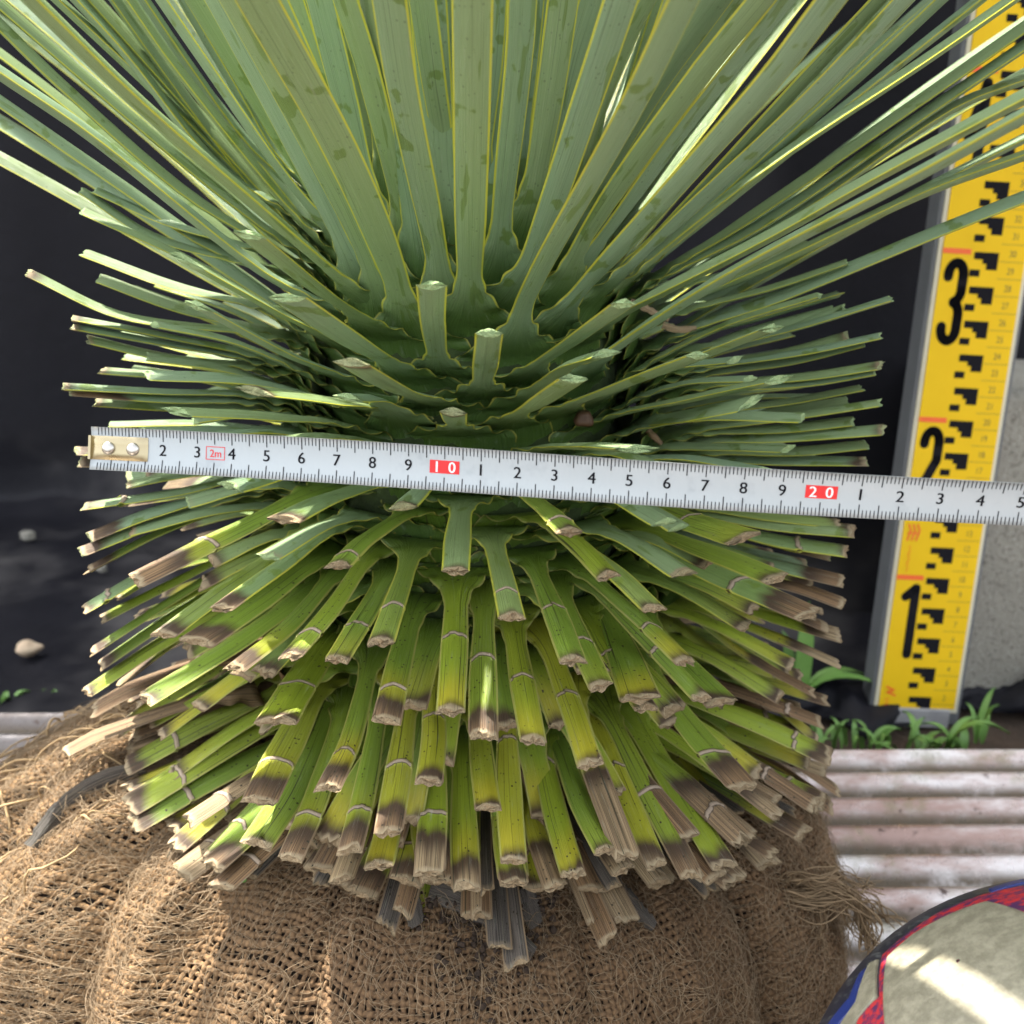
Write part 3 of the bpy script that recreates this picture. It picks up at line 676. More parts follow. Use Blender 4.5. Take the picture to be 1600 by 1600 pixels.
# down-turned lip at the end
lipS = np.array([[-.0009, -.0031], [-.0009, .0036]]); Lp = []
for zz in (.0009, -.004):
    for sh in (-.0009, -.0016):
        for hh in (-.0031, .0036): Lp.append(tape_pt(np.array(sh), np.array(hh), zz))
mesh_obj('hook_lip', np.array(Lp), [(0, 1, 3, 2), (4, 6, 7, 5), (0, 4, 5, 1), (2, 3, 7, 6), (0, 2, 6, 4), (1, 5, 7, 3)], M['nickel'], hook, smooth=False)
for sc0 in (.0044, .0116):
    rr = [(.00185, .0009), (.0018, .0014), (.0014, .00175), (.0007, .0019)]; V, Fq = [], []
    for (r, z) in rr:
        for t in np.linspace(0, 2 * np.pi, 28, endpoint=False): V.append(tape_pt(np.array(sc0 + r * math.cos(t)), np.array(.0002 + r * math.sin(t)), z))
    F4 = [tuple(f) for f in grid_faces(4, 28, wrap=True)] + [tuple(3 * 28 + i for i in range(28))]
    mesh_obj('rivet', np.array(V), F4, M['steel'], hook)

# ---------------------------------------------------------------- yellow survey staff
M['yellow'] = simple('yellow_enamel', (.74, .47, .003), (.84, .55, .006), 40, .6, .05, .0003, Specular_IOR_Level=.25)
M['cream'] = simple('cream_edge', (.55, .52, .38), (.65, .62, .48), 80, .5, .1, .0003)
M['alu'] = simple('dull_aluminium', (.08, .085, .09), (.13, .14, .145), 70, .5, .1, .0005)
M['orange'] = simple('orange_ink', (.80, .10, .01), (.85, .15, .015), 80, .5, 0, .0001)
M['grime'] = simple('worn_steel', (.20, .20, .21), (.42, .42, .42), 120, .45, .3, .0008)
SB = np.array([.25191, .20015, -.20935]); SD = np.array([.0548217, .08212786, .99511286]); SS = np.array([.05094306, .00144792, -.002926]); SWd = .051
SS = SS / np.linalg.norm(SS); SNn = np.cross(SS, SD); SNn = SNn if SNn[1] < 0 else -SNn
staff = empty('survey_staff'); tag(staff, 'yellow survey staff with black numerals standing upright behind the yucca', 'survey staff')
AX = np.array([SS, SNn, SD])
HT = .62
body = box_obj('staff_frame', SB + SS * SWd / 2 - SNn * .0085 + SD * HT / 2, SWd + .009, .017, HT, M['alu'], staff, .0012, AX)
body.data.polygons.foreach_set('use_smooth', np.zeros(len(body.data.polygons), dtype=bool))
box_obj('staff_edge', SB + SS * SWd / 2 + SNn * .0004 + SD * (HT / 2 + .004), SWd + .004, .0012, HT - .01, M['cream'], staff, .0004, AX, 1)
face = box_obj('staff_face', SB + SS * SWd / 2 + SNn * .0013 + SD * (HT / 2 + .006), SWd - .001, .0012, HT - .012, M['yellow'], staff, .0003, AX, 1)
fs = lambda off: (lambda V: SB + SS * V[:, :1] + SD * V[:, 1:2] + SNn * (off + V[:, 2:3]))
bk = Print(); og = Print(); th = Print(); cm = .01; k_ = SWd / .05
for e2 in range(1, 31):
    h = 2 * e2 * cm
    bk.add(rect(1.95 * cm, 3.42 * cm, h - .42 * cm, h)); bk.add(rect(2.75 * cm, 3.42 * cm, h - 1.0 * cm, h - .42 * cm)); bk.add(rect(2.5 * cm, 2.75 * cm, h - .66 * cm, h - .42 * cm)); bk.add(rect(1.8 * cm, 2.42 * cm, h - 1.42 * cm, h - 1.02 * cm))
for c_ in range(2, 60):
    th.text(str(c_), 4.25 * cm, (c_ - .02) * cm, .38 * cm, .8)
    th.add(rect(3.5 * cm, 5.0 * cm, (c_ - .5) * cm, (c_ - .47) * cm))
for t_ in range(1, 6):
    og2 = Print(); og2.add(rect(.0 + .0004, 1.75 * cm, t_ * .1 - .0017, t_ * .1 + .0014)); og2.build('orange_tick', M['orange'], face, fs(.0021))
W_ = .0058
def arc(cx, cy, rx, ry, a0, a1, n=12): return [(cx + rx * math.cos(math.radians(a)), cy + ry * math.sin(math.radians(a))) for a in np.linspace(a0, a1, n)]
for t_ in (1, 2, 3, 4, 5):
    y = t_ * .1 - .004 - W_ / 2; b_ = y - .0455; xl, xr = .0058, .0148; xm = (xl + xr) / 2; rx = (xr - xl) / 2
    if t_ == 1: p = [(xr - .001, b_ + .001), (xr - .001, y), (xl + .002, y - .006)]
    elif t_ == 2: p = arc(xm, y - .007, rx, .007, 190, 0) + [(xr, y - .018), (xl, b_ + .006), (xl, b_), (xr, b_)]
    elif t_ == 3:
        p = arc(xm, y - .007, rx, .007, 190, 0) + [(xr, y - .016)] + arc(xm, y - .0155, rx, .007, 0, -80)
        bk.add(stroke(p, W_)); p = arc(xm, b_ + .0155, rx, .007, 80, 0) + [(xr, b_ + .012)] + arc(xm, b_ + .007, rx, .007, 0, -190)
    elif t_ == 4: p = [(xr - .002, b_), (xr - .002, y), (xl, b_ + .016), (xr + .002, b_ + .016)]
    else: p = [(xr, y), (xl, y), (xl, y - .018), (xm, y - .018)] + arc(xm, b_ + .012, rx, .012, 80, -180)
    bk.add(stroke(p, W_))
# small red maker's marks, too blurred to read in the photograph
for q in range(3): og.add(stroke([(.0035 + .0028 * q, .124), (.0052 + .0028 * q, .130), (.0035 + .0028 * q, .134)], .0011), .0001)
og.add(stroke([(.0035, .1285), (.0105, .1285)], .0009), .00015)
for q in range(9): og.add(stroke([(.0055 + .0008 * math.sin(q * 2), .104 + q * .0019), (.0065, .105 + q * .0019)], .0005), .0001)
og.build('orange_letter', M['orange'], face, fs(.0021)); og = Print(); og.add(stroke([(.004, .0262), (.009, .0240), (.0045, .0225), (.010, .0205)], .0013), .0001)
for q in range(6): og.add(stroke([(.0042 + .0006 * math.sin(q * 2), .0085 + q * .0018), (.0062, .0092 + q * .0018)], .0006), .0001)
bk.build('black_numeral', M['ink'], face, fs(.0021)); og.build('orange_script', M['orange'], face, fs(.0021)); th.build('small_numeral', simple('faded_ink', (.16, .11, .02), (.22, .16, .03), 90, .6, 0, .0001), face, fs(.0021))
box_obj('foot_plate', SB + SS * SWd / 2 + SNn * .003 + SD * .006, SWd - .008, .003, .013, M['grime'], staff, .0008, AX, 1)

# ---------------------------------------------------------------- concrete block
g = N('rough_concrete'); p = g.pos(); a = g.noise(p, 22, 5, .65); b = g.noise(p, 420, 4, .7); c = g.noise(p, 1100, 2, .6)
col = g.mix(a, (.20, .19, .155), (.50, .48, .41)); col = g.mix(g.ramp(b, .52, .68), col, (.15, .14, .11)); col = g.mix(g.ramp(c, .62, .7), col, (.62, .6, .55))
M['conc'] = g.fin(col, .9, g.bump(g.math('ADD', b, c), .9, .0022))
bl = box_obj('concrete_block', (.30 + .1035 + .0035, .285, GZ + .107), .20, .12, .214, M['conc'], None, .009, None, 4)
tag(bl, 'weathered grey concrete block standing right of the yellow survey staff', 'concrete block')
for p_ in bl.data.polygons: p_.use_smooth = True

# ---------------------------------------------------------------- ground, tarp, metal sheets
g = N('soil'); p = g.pos(); a = g.noise(p, 60, 5, .7); b = g.noise(p, 400, 4, .7)
M['soil'] = g.fin(g.mix(a, (.030, .020, .013), (.13, .085, .055)), .95, g.bump(g.math('ADD', a, b), 1.0, .004))
nx, ny = 200, 120; xs = np.linspace(-6, 6, nx); ys = np.linspace(-4, 5, ny)
X, Y = np.meshgrid(xs, ys, indexing='ij'); Z = GZ - .004 + 0 * X
tag(mesh_obj('ground', np.stack([X, Y, Z], -1).reshape(-1, 3), grid_faces(nx, ny), M['soil']), kind='structure')
def fbm(x, y, sc, seed=0, o=3):
    r = np.random.default_rng(seed); v = 0; am = 1
    for i in range(o * 3):
        a = r.uniform(0, 6.28); k = sc * 2 ** (i // 3) * r.uniform(.7, 1.3); v = v + am * np.sin((x * math.cos(a) + y * math.sin(a)) * k + r.uniform(0, 6.28)); am *= .82
    return v / 3
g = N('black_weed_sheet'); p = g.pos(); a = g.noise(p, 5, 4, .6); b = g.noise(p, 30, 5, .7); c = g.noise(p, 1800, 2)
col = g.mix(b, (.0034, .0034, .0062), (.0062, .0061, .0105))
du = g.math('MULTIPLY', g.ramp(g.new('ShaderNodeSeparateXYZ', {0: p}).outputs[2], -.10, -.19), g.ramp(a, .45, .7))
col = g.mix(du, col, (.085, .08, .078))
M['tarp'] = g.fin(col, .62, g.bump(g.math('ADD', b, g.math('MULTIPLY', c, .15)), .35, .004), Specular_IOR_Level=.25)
nu, nv = 240, 150; xs = np.linspace(-1.6, 1.8, nu)
V = []
for x in xs:
    yb = .66 - .30 * float(sstep(np.array(x), .02, .22)); front = (.30 - .16 * (1 - float(sstep(np.array(x), -.12, .0)))) if x < .12 else .30 - .06 * float(sstep(np.array(x), .12, .2))
    pr_ = [(front, GZ + .002), (yb - .05, GZ + .003), (yb - .012, GZ + .012), (yb, GZ + .05), (yb + .02, .6), (yb + .05, 1.5)]
    q = np.array(pr_); L = np.r_[0, np.cumsum(np.linalg.norm(np.diff(q, axis=0), axis=1))]; t = np.concatenate([np.linspace(0, L[3], 70), np.linspace(L[3], L[-1], 81)[1:]])
    V.append(np.stack([np.full(nv, x), np.interp(t, L, q[:, 0]), np.interp(t, L, q[:, 1])], 1))
V = np.array(V); wall = sstep(V[..., 2], GZ + .01, GZ + .08)
V[..., 1] += wall * (.012 * fbm(V[..., 0], V[..., 2] * .25, 14, 3)) - wall * .01
V[..., 2] += (1 - wall) * np.abs(.007 * fbm(V[..., 0], V[..., 1], 26, 4)) 
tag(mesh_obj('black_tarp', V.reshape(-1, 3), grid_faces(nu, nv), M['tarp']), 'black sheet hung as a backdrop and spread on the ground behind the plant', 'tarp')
# crumpled edge of the sheet right of the plant
ns, nw = 90, 14; V = []
for i in range(ns):
    x = .07 + .62 * i / (ns - 1); yc = .215 - .02 * math.sin(i * .13)
    for j in range(nw):
        a = math.pi * 1.15 * j / (nw - 1); r = .013 + .006 * math.sin(i * .31) + .004 * math.sin(i * .9 + j)
        V.append((x, yc + r * math.cos(a) * 1.6, GZ + .002 + max(0, r * math.sin(a)) * (1.2 + .5 * math.sin(i * .17))))
V = np.array(V); keep = V.copy()
keep[:, 1] += np.where(keep[:, 0] > .235, -.006 - .0 * keep[:, 0], .02)
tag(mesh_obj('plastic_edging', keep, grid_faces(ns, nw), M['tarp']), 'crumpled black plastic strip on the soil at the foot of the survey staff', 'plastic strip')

def rusty(name, c1, c2, c3, metal=.35, gr=.5):
    g = N(name); p = g.pos(); mp = g.new('ShaderNodeMapping', {0: p}); mp.inputs['Scale'].default_value = (7, 20, 20)
    a = g.noise(mp.outputs[0], 1.6, 5, .65); b = g.noise(p, 22, 5, .7); c = g.noise(p, 130, 4, .7)
    col = g.mix(g.ramp(a, .36, .62), c1, c2); col = g.mix(g.math('MULTIPLY', g.ramp(b, .52, .66), gr), col, c3); col = g.mix(g.ramp(c, .60, .72), col, (.09, .055, .045))
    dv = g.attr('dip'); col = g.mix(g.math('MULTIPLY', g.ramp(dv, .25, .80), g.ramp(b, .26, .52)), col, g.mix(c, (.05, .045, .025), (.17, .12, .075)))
    return g.fin(col, g.ramp(c, .3, .7, .22, .5), g.bump(c, .3, .0010), Metallic=metal)
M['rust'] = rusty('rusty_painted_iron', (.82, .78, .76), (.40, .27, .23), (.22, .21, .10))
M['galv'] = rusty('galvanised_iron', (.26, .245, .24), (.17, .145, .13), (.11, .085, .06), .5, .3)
def corrugated(name, x0, x1, yback, z0, mat, label, pitch=.0262, slope=0.):
    ny_, nx_ = 420, 40; ys = np.linspace(yback - .85, yback, ny_); xs = np.linspace(x0, x1, nx_); X, Y = np.meshgrid(xs, ys, indexing='ij')
    Z = z0 + .0062 * np.cos((yback - Y) * 2 * np.pi / pitch) + .0012 * fbm(X, Y, 12, 9)
    Yr = Y + slope * X
    V = np.stack([X, Yr, Z], -1).reshape(-1, 3); n = len(V)
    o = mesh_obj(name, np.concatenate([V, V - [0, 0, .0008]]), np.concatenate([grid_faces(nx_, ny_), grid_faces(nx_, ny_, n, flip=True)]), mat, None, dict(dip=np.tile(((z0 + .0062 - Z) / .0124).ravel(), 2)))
    return tag(o, label, 'metal sheet', 'corrugated iron sheets on the ground')
ye = ground_at(1400, 1186, GZ + .006)[1]; yl = ground_at(60, 1112, GZ + .024)[1]
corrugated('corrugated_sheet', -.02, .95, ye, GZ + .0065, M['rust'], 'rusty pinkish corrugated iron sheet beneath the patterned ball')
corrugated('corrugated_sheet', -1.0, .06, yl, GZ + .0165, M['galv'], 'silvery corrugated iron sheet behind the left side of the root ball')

# ---------------------------------------------------------------- burlap root ball
ZB, Z0 = GZ + .013, -.088
def wrapd(a): return (a + np.pi) % (2 * np.pi) - np.pi
def bsurf(a, t):
    """a: azimuth, t: 0 top centre .. pi/2 widest rim at the bottom"""
    a = np.asarray(a, float); t = np.asarray(t, float)
    rout = .158 + .085 * np.exp(-(wrapd(a - math.radians(-174)) / .75) ** 2) + .008 * np.exp(-(wrapd(a - math.radians(-15)) / .4) ** 2) + .014 * np.exp(-(wrapd(a + math.radians(90)) / .6) ** 2)
    pw = 2 / 2.7
    rho = np.sin(t) ** pw; zf = np.cos(t) ** pw
    zt = Z0 + .010 * np.exp(-(wrapd(a - math.radians(-172)) / .5) ** 2) - .006 * np.exp(-(wrapd(a - math.radians(-60)) / .5) ** 2)
    r = rout * rho; z = ZB + (zt - ZB) * zf
    m = sstep(t, .35, .8)
    x, y = r * np.cos(a), r * np.sin(a)
    d = .0055 * fbm(x + z * .5, y - z * .6, 30, 21, 2) + .0020 * fbm(x - z, y + z, 95, 22, 2)
    for ac, w_, dp, sk in ((-143, .045, .013, .25), (-128, .10, .006, .1), (-41, .05, .011, -.12), (-88, .04, .004, 0), (-20, .06, .007, .1), (-165, .05, .010, .4), (-110, .035, .006, .15), (-72, .03, .005, -.1), (-150, .03, -.008, .2), (-134, .03, -.006, .2), (-56, .03, -.005, -.1), (-158, .03, .009, -.3), (-174, .035, .011, .3)):
        d = d - dp * np.exp(-(wrapd(a - math.radians(ac) - sk * (t - .8)) / w_) ** 2)
    d = d * m * .72
    return np.stack([x + d * np.cos(a) * sstep(t, .3, 1.), y + d * np.sin(a) * sstep(t, .3, 1.), z + d * .75 * np.cos(t)], -1)
def bnorm(a, t):
    e = .004; da = bsurf(a + e, t) - bsurf(a - e, t); dt = bsurf(a, t + e) - bsurf(a, t - e)
    n = np.cross(dt, da); n = n / (np.linalg.norm(n, axis=-1)[..., None] + 1e-12)
    rd = np.stack([np.cos(a), np.sin(a), .6 + 0 * a], -1); s = np.sign((n * rd).sum(-1)); s[s == 0] = 1; return n * s[..., None]
root = empty('burlap_root_ball'); tag(root, 'hairy brown burlap wrapped root ball under the yucca', 'root ball')
g = N('burlap_backing'); n = g.noise(g.pos(), 90, 4)
M['back'] = g.fin(g.mix(n, (.012, .008, .005), (.035, .022, .013)), .95)
g = N('jute_yarn'); p = g.pos(); a = g.noise(p, 14, 4, .6); b = g.noise(p, 1500, 3, .7); c = g.noise(p, 160, 3, .6)
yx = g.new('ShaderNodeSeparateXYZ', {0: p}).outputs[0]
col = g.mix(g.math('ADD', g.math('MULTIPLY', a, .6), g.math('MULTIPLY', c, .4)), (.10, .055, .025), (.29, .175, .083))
col = g.mix(g.math('MULTIPLY', g.ramp(yx, -.03, -.14), .75), col, g.mix(a, (.26, .15, .065), (.50, .32, .155)))  # sunlight painted into the yarn colour: brighter and golden towards the left
ks = g.math('MULTIPLY', g.attr('tl'), 2 * math.pi / .0022)
twv = g.math('ADD', g.math('MULTIPLY', g.attr('ts'), g.math('COSINE', ks)), g.math('MULTIPLY', g.attr('tc'), g.math('SINE', ks)))
hh = g.math('ADD', g.math('MULTIPLY', twv, .30), g.math('MULTIPLY', b, 1.3))
M['jute'] = g.fin(g.mix(g.ramp(hh, .1, 1.0), g.mix(1., col, (.5, .48, .45), 'MULTIPLY'), col), .9, g.bump(hh, 1.0, .0006))

g = N('jute_hair'); a = g.noise(g.pos(), 40, 3)
col = g.mix(a, (.15, .10, .055), (.38, .28, .165))
M['hair'] = g.fin(col, .7)
aa = np.linspace(0, 2 * np.pi, 400, endpoint=False); tt = np.linspace(.02, np.pi / 2, 120)
Tg, Ag = np.meshgrid(tt, aa, indexing='ij'); V = bsurf(Ag, Tg) - bnorm(Ag, Tg) * .0013
cloth = mesh_obj('burlap_cloth', V.reshape(-1, 3), grid_faces(120, 400, wrap=True), M['back'], root)
# yarns: equal arc length along a meridian
ta = np.linspace(.25, np.pi / 2 - .01, 600)
ref = bsurf(np.full(600, -1.9), ta); arcl = np.r_[0, np.cumsum(np.linalg.norm(np.diff(ref, axis=0), axis=1))]
PITCH = .0027; nring = int(arcl[-1] / PITCH); nmer = int(2 * np.pi * .162 / PITCH); nmer += nmer % 2
def yarn_pts(a, sarc, i, j, sgn):
    # wander of the weave
    a2 = a + .010 * np.sin(sarc * 60 + a * 5) + .006 * np.sin(sarc * 190 + a * 17) + .10 * (sarc - .05) / .1 * np.sin(a * 3)
    s2 = sarc + .0016 * np.sin(a * 13) + .0008 * np.sin(a * 41 + sarc * 80) + .004 * np.sin(a * 4 + 1)
    t = np.interp(s2, arcl, ta)
    P = bsurf(a2, t); Nn = bnorm(a2, t)
    return P + Nn * (sgn * .00042)[..., None]
A0, A1 = math.radians(-90 - 118), math.radians(-90 + 112)
da = 2 * np.pi / nmer; m0, m1 = int(A0 / da), int(A1 / da)
paths, rad = [], []
K = 4
for m in range(m0, m1):
    jj = np.arange(0, nring * K) / K
    sg = np.cos(np.pi * jj) * (1 if m % 2 else -1)
    a = np.full(len(jj), m * da) + rng.normal() * .0006
    paths.append(yarn_pts(a, jj * PITCH, m, 0, sg)); rad.append(rng.uniform(.00068, .00100) * (1 + .22 * np.sin(jj * rng.uniform(.3, .9) + rng.uniform(0, 6))))
tw = []; V, Fq = tubes(paths, rad, 6, False, tw); mesh_obj('burlap_warp', V, Fq, M['jute'], root, dict(tc=np.concatenate([q[0] for q in tw]), ts=np.concatenate([q[1] for q in tw]), tl=np.concatenate([q[2] for q in tw])))
paths, rad = [], []
for r_ in range(1, nring):
    mm = np.arange(m0 * K, (m1 - 1) * K) / K
    sg = -np.cos(np.pi * mm) * (-1 if r_ % 2 else 1) * 1.0
    paths.append(yarn_pts(mm * da, np.full(len(mm), r_ * PITCH + rng.normal() * .00015), 0, r_, -sg)); rad.append(rng.uniform(.00085, .00125) * (1 + .22 * np.sin(mm * rng.uniform(.2, .6) + rng.uniform(0, 6))))
tw = []; V, Fq = tubes(paths, rad, 6, False, tw); mesh_obj('burlap_weft', V, Fq, M['jute'], root, dict(tc=np.concatenate([q[0] for q in tw]), ts=np.concatenate([q[1] for q in tw]), tl=np.concatenate([q[2] for q in tw])))
# loose hairs
paths, rad = [], []
for i in range(14000):
    a = rng.uniform(A0, A1) if i % 3 else math.radians(rng.uniform(-190, -130)); s = rng.uniform(.015, arcl[-1])
    n = 9; L = rng.uniform(.006, .026); hd = rng.uniform(0, 2 * np.pi); cu = rng.normal() * 2.2
    th_ = hd + np.cumsum(np.full(n, cu / n) + rng.normal(size=n) * .22); st = L / n
    a_ = a + np.cumsum(np.cos(th_)) * st / .16; s_ = s + np.cumsum(np.sin(th_)) * st
    t_ = np.interp(s_, arcl, ta); lift = .0011 + np.abs(rng.normal() * .0022) * np.sin(np.linspace(.1, rng.uniform(1.5, 3.1), n))
    paths.append(bsurf(a_, t_) + bnorm(a_, t_) * lift[:, None]); rad.append(rng.uniform(.00006, .00012))
V, Fq = tubes(paths, rad, 3)
hair = mesh_obj('jute_hair', V, Fq, M['hair'], root); hair['kind'] = 'stuff'
# thick frayed ends on the left folds and in the right corner
def fray(center_px, depth, n, length, spread, dirpx, droop, rr, seed, wid=.006):
    r = np.random.default_rng(seed); ps, rs = [], []
    c = at(*center_px, depth)
    d0 = RT * dirpx[0] - UP * dirpx[1]; d0 = d0 / np.linalg.norm(d0)
    for i in range(n):
        k = 12; L = length * r.uniform(.45, 1.1); d = d0 + r.normal(size=3) * spread; d /= np.linalg.norm(d)
        p0 = c + r.normal(size=3) * wid; q = [p0]; w_ = r.normal(size=3) * .25
        for j in range(k):
            d = d + np.array([0, 0, -droop / k]) + w_ * .15 + r.normal(size=3) * .09; d /= np.linalg.norm(d); q.append(q[-1] + d * L / k)
        ps.append(np.array(q)); rs.append(rr * r.uniform(.4, 2.2))
    return ps, rs
def bd(x, y, lift=.004):
    """depth at which a pixel's ray meets the burlap"""
    d = ray(x, y)
    for t in np.linspace(.22, .60, 600):
        P = CAM + d * t; a = math.atan2(P[1], P[0]); r = math.hypot(P[0], P[1])
        S_ = bsurf(np.full(40, a), np.linspace(.2, np.pi / 2, 40)); rr = np.hypot(S_[:, 0], S_[:, 1])
        if r < rr.max() and P[2] < np.interp(r, np.maximum.accumulate(rr), S_[:, 2]) + lift: return t
    return .36
TD0 = bd(1262, 1400)
print('tuft depth', TD0)
ps, rs = [], []
def bundle(pts, depths, nf_, w0, w1, rr, seed):
    r = np.random.default_rng(seed); main = catmull(np.array([at(x, y, d - .325 + TD0 - .003) for (x, y), d in zip(pts, depths)]), 26); n = len(main); t = np.linspace(0, 1, n)[:, None]
    for i in range(int(nf_ * .55)):
        o0, o1 = r.normal(size=3), r.normal(size=3); k = int(n * r.uniform(.6, 1)); wv_ = r.normal(size=3) * .0024
        q = main + o0 * w0 * (1 - t) + o1 * w1 * t ** 2 + wv_ * np.sin(t * r.uniform(4, 10) + r.uniform(0, 6))
        s0 = int(r.uniform(0, .25) * n); ps.append(q[s0:max(k, s0 + 5)]); rs.append(rr * r.uniform(.4, 1.5))
for q in ((((1205, 1388), (1255, 1400), (1310, 1392), (1352, 1430), (1362, 1505)), (.325, .325, .33, .335, .335), 46, .0012, .0022, .00032, 1),
          (((1210, 1400), (1270, 1412), (1325, 1408), (1350, 1450), (1392, 1482)), (.325, .325, .33, .335, .335), 40, .0012, .0022, .00030, 2),
          (((1240, 1378), (1300, 1385), (1345, 1415), (1372, 1450), (1375, 1480)), (.33, .33, .335, .34, .34), 30, .0012, .0020, .00028, 3),
          (((1215, 1380), (1250, 1372), (1290, 1370), (1320, 1358)), (.325, .322, .325, .33), 26, .0010, .0018, .00026, 4),
          (((1290, 1350), (1340, 1380), (1385, 1385), (1400, 1392)), (.34, .345, .35, .35), 26, .0012, .0020, .00022, 5),
          (((1330, 1400), (1370, 1425), (1400, 1440), (1418, 1455)), (.345, .35, .35, .35), 24, .0008, .0018, .00026, 6),
          (((1245, 1418), (1240, 1450), (1236, 1480), (1234, 1512)), (.325, .322, .322, .322), 20, .0008, .0022, .0002, 7),
          (((1288, 1415), (1284, 1445), (1280, 1475), (1278, 1500)), (.328, .325, .325, .325), 14, .0006, .0008, .0002, 8),
          (((1340, 1430), (1352, 1460), (1358, 1480), (1352, 1500)), (.335, .335, .335, .335), 24, .0010, .0015, .0003, 9),
          (((1225, 1395), (1290, 1400), (1340, 1400), (1370, 1410)), (.33, .33, .335, .34), 60, .0045, .006, .00011, 10),
          (((1300, 1370), (1330, 1400), (1340, 1450), (1335, 1480)), (.335, .335, .335, .34), 50, .005, .007, .0001, 11)):
    bundle(*q)
V, Fq = tubes(ps, rs, 4); M['strand'] = simple('jute_strand', (.13, .085, .045), (.34, .235, .125), 260, .75, .5, .0004)
fr = mesh_obj('frayed_strand', V, Fq, M['strand'], root); fr['kind'] = 'stuff'
ps, rs = [], []
for i in range(170):
    a = math.radians(rng.uniform(-200, -150)); s = rng.uniform(.03, arcl[-1] * .95); n = 9; L = rng.uniform(.010, .028); hd = rng.normal() * .9 + (0 if rng.random() < .5 else np.pi)
    th_ = hd + np.cumsum(rng.normal(size=n) * .28); a_ = a + np.cumsum(np.cos(th_)) * L / n / .19; s_ = s + np.cumsum(np.sin(th_)) * L / n; t_ = np.interp(s_, arcl, ta)
    ps.append(bsurf(a_, t_) + bnorm(a_, t_) * (.002 + .005 * rng.random() * np.sin(np.linspace(0, 3, n)))[:, None]); rs.append(rng.uniform(.0002, .0006))
V, Fq = tubes(ps, rs, 5); M['straw'] = simple('golden_jute', (.22, .14, .06), (.46, .32, .16), 200, .75, .5, .0005)
st_ = mesh_obj('loose_jute', V, Fq, M['straw'], root); st_['kind'] = 'stuff'
# soil crumbs spilling at the middle
V, Fq, b0 = [], [], 0
ico = [(0, 0, 1), (.9, 0, .4), (.28, .85, .4), (-.72, .53, .4), (-.72, -.53, .4), (.28, -.85, .4), (.72, .53, -.4), (-.28, .85, -.4), (-.9, 0, -.4), (-.28, -.85, -.4), (.72, -.53, -.4), (0, 0, -1)]
icf = [(0, 1, 2), (0, 2, 3), (0, 3, 4), (0, 4, 5), (0, 5, 1), (1, 6, 2), (2, 7, 3), (3, 8, 4), (4, 9, 5), (5, 10, 1), (2, 6, 7), (3, 7, 8), (4, 8, 9), (5, 9, 10), (1, 10, 6), (6, 11, 7), (7, 11, 8), (8, 11, 9), (9, 11, 10), (10, 11, 6)]
for i in range(2600):
    core = rng.random() < .6
    a = math.radians(-86 + rng.normal() * (5 if core else 26)); s = abs(rng.normal()) * (.022 if core else .005) + .032; t = float(np.interp(s, arcl, ta))
    c = bsurf(np.array([a]), np.array([t]))[0] + [0, 0, rng.uniform(.0005, .003)]; sz = rng.uniform(.0003, .0016) * (1 if core else .6)
    V.append(np.array(ico) * sz * rng.uniform(.4, 1.4, size=(12, 3)) + c); Fq.append(np.array(icf) + b0); b0 += 12
soil = mesh_obj('soil_crumbs', np.concatenate(V), np.concatenate(Fq), simple('crumbly_soil', (.015, .009, .005), (.07, .045, .028), 700, .95, 1, .001), root, smooth=False); soil['kind'] = 'stuff'

# ---------------------------------------------------------------- ball
dB = .297; BC = at(1700, 1850, dB); BR = 485 / F * dB
BC = at(1750, 1900, .280); BR = (BC[2] - GZ - .012)
ball = empty('patterned_ball'); tag(ball, 'scuffed ball with cream panels edged in red and navy, lower right corner', 'ball')
g = N('navy_panel'); p = g.pos(); mp = g.new('ShaderNodeMapping', {0: p}); mp.inputs['Scale'].default_value = (260, 60, 14); mp.inputs['Rotation'].default_value = (.3, .7, .6)
a = g.noise(mp.outputs[0], 3, 4, .7); b = g.noise(p, 18, 3)
col = g.mix(g.ramp(a, .5, .62), (.016, .018, .030), (.075, .08, .085)); col = g.mix(g.ramp(b, .60, .66), col, (.012, .035, .17))
M['navy'] = g.fin(col, .4, g.bump(a, .2, .0004))
g = N('red_navy_strip'); p = g.pos(); mp = g.new('ShaderNodeMapping', {0: p}); mp.inputs['Scale'].default_value = (30, 90, 90); mp.inputs['Rotation'].default_value = (0, .6, .5)
a = g.noise(mp.outputs[0], 5, 5, .75)
M['redstrip'] = g.fin(g.mix(g.ramp(a, .44, .56), (.42, .022, .024), (.06, .016, .07)), .5)
g = N('scuffed_cream'); p = g.pos(); a = g.noise(p, 260, 4, .7); b = g.noise(p, 900, 3, .6)
M['creamp'] = g.fin(g.mix(g.ramp(a, .35, .7), (.17, .157, .108), (.27, .252, .18)), .55, g.bump(b, .5, .0006))
nlat, nlon = 60, 100; V = [BC + BR * np.array([math.sin(t) * math.cos(f), math.sin(t) * math.sin(f), math.cos(t)]) for t in np.linspace(0.001, np.pi - .001, nlat) for f in np.linspace(0, 2 * np.pi, nlon, endpoint=False)]
mesh_obj('dark_panel', np.array(V), grid_faces(nlat, nlon, wrap=True), M['navy'], ball)
def sph_hit(x, y):
    d = ray(x, y); d = d / np.linalg.norm(d); oc = CAM - BC; b_ = oc @ d; disc = b_ * b_ - (oc @ oc - BR * BR)
    if disc < 0: q = oc - d * b_ ; return -b_ * d + CAM
    return CAM + d * (-b_ - math.sqrt(disc))
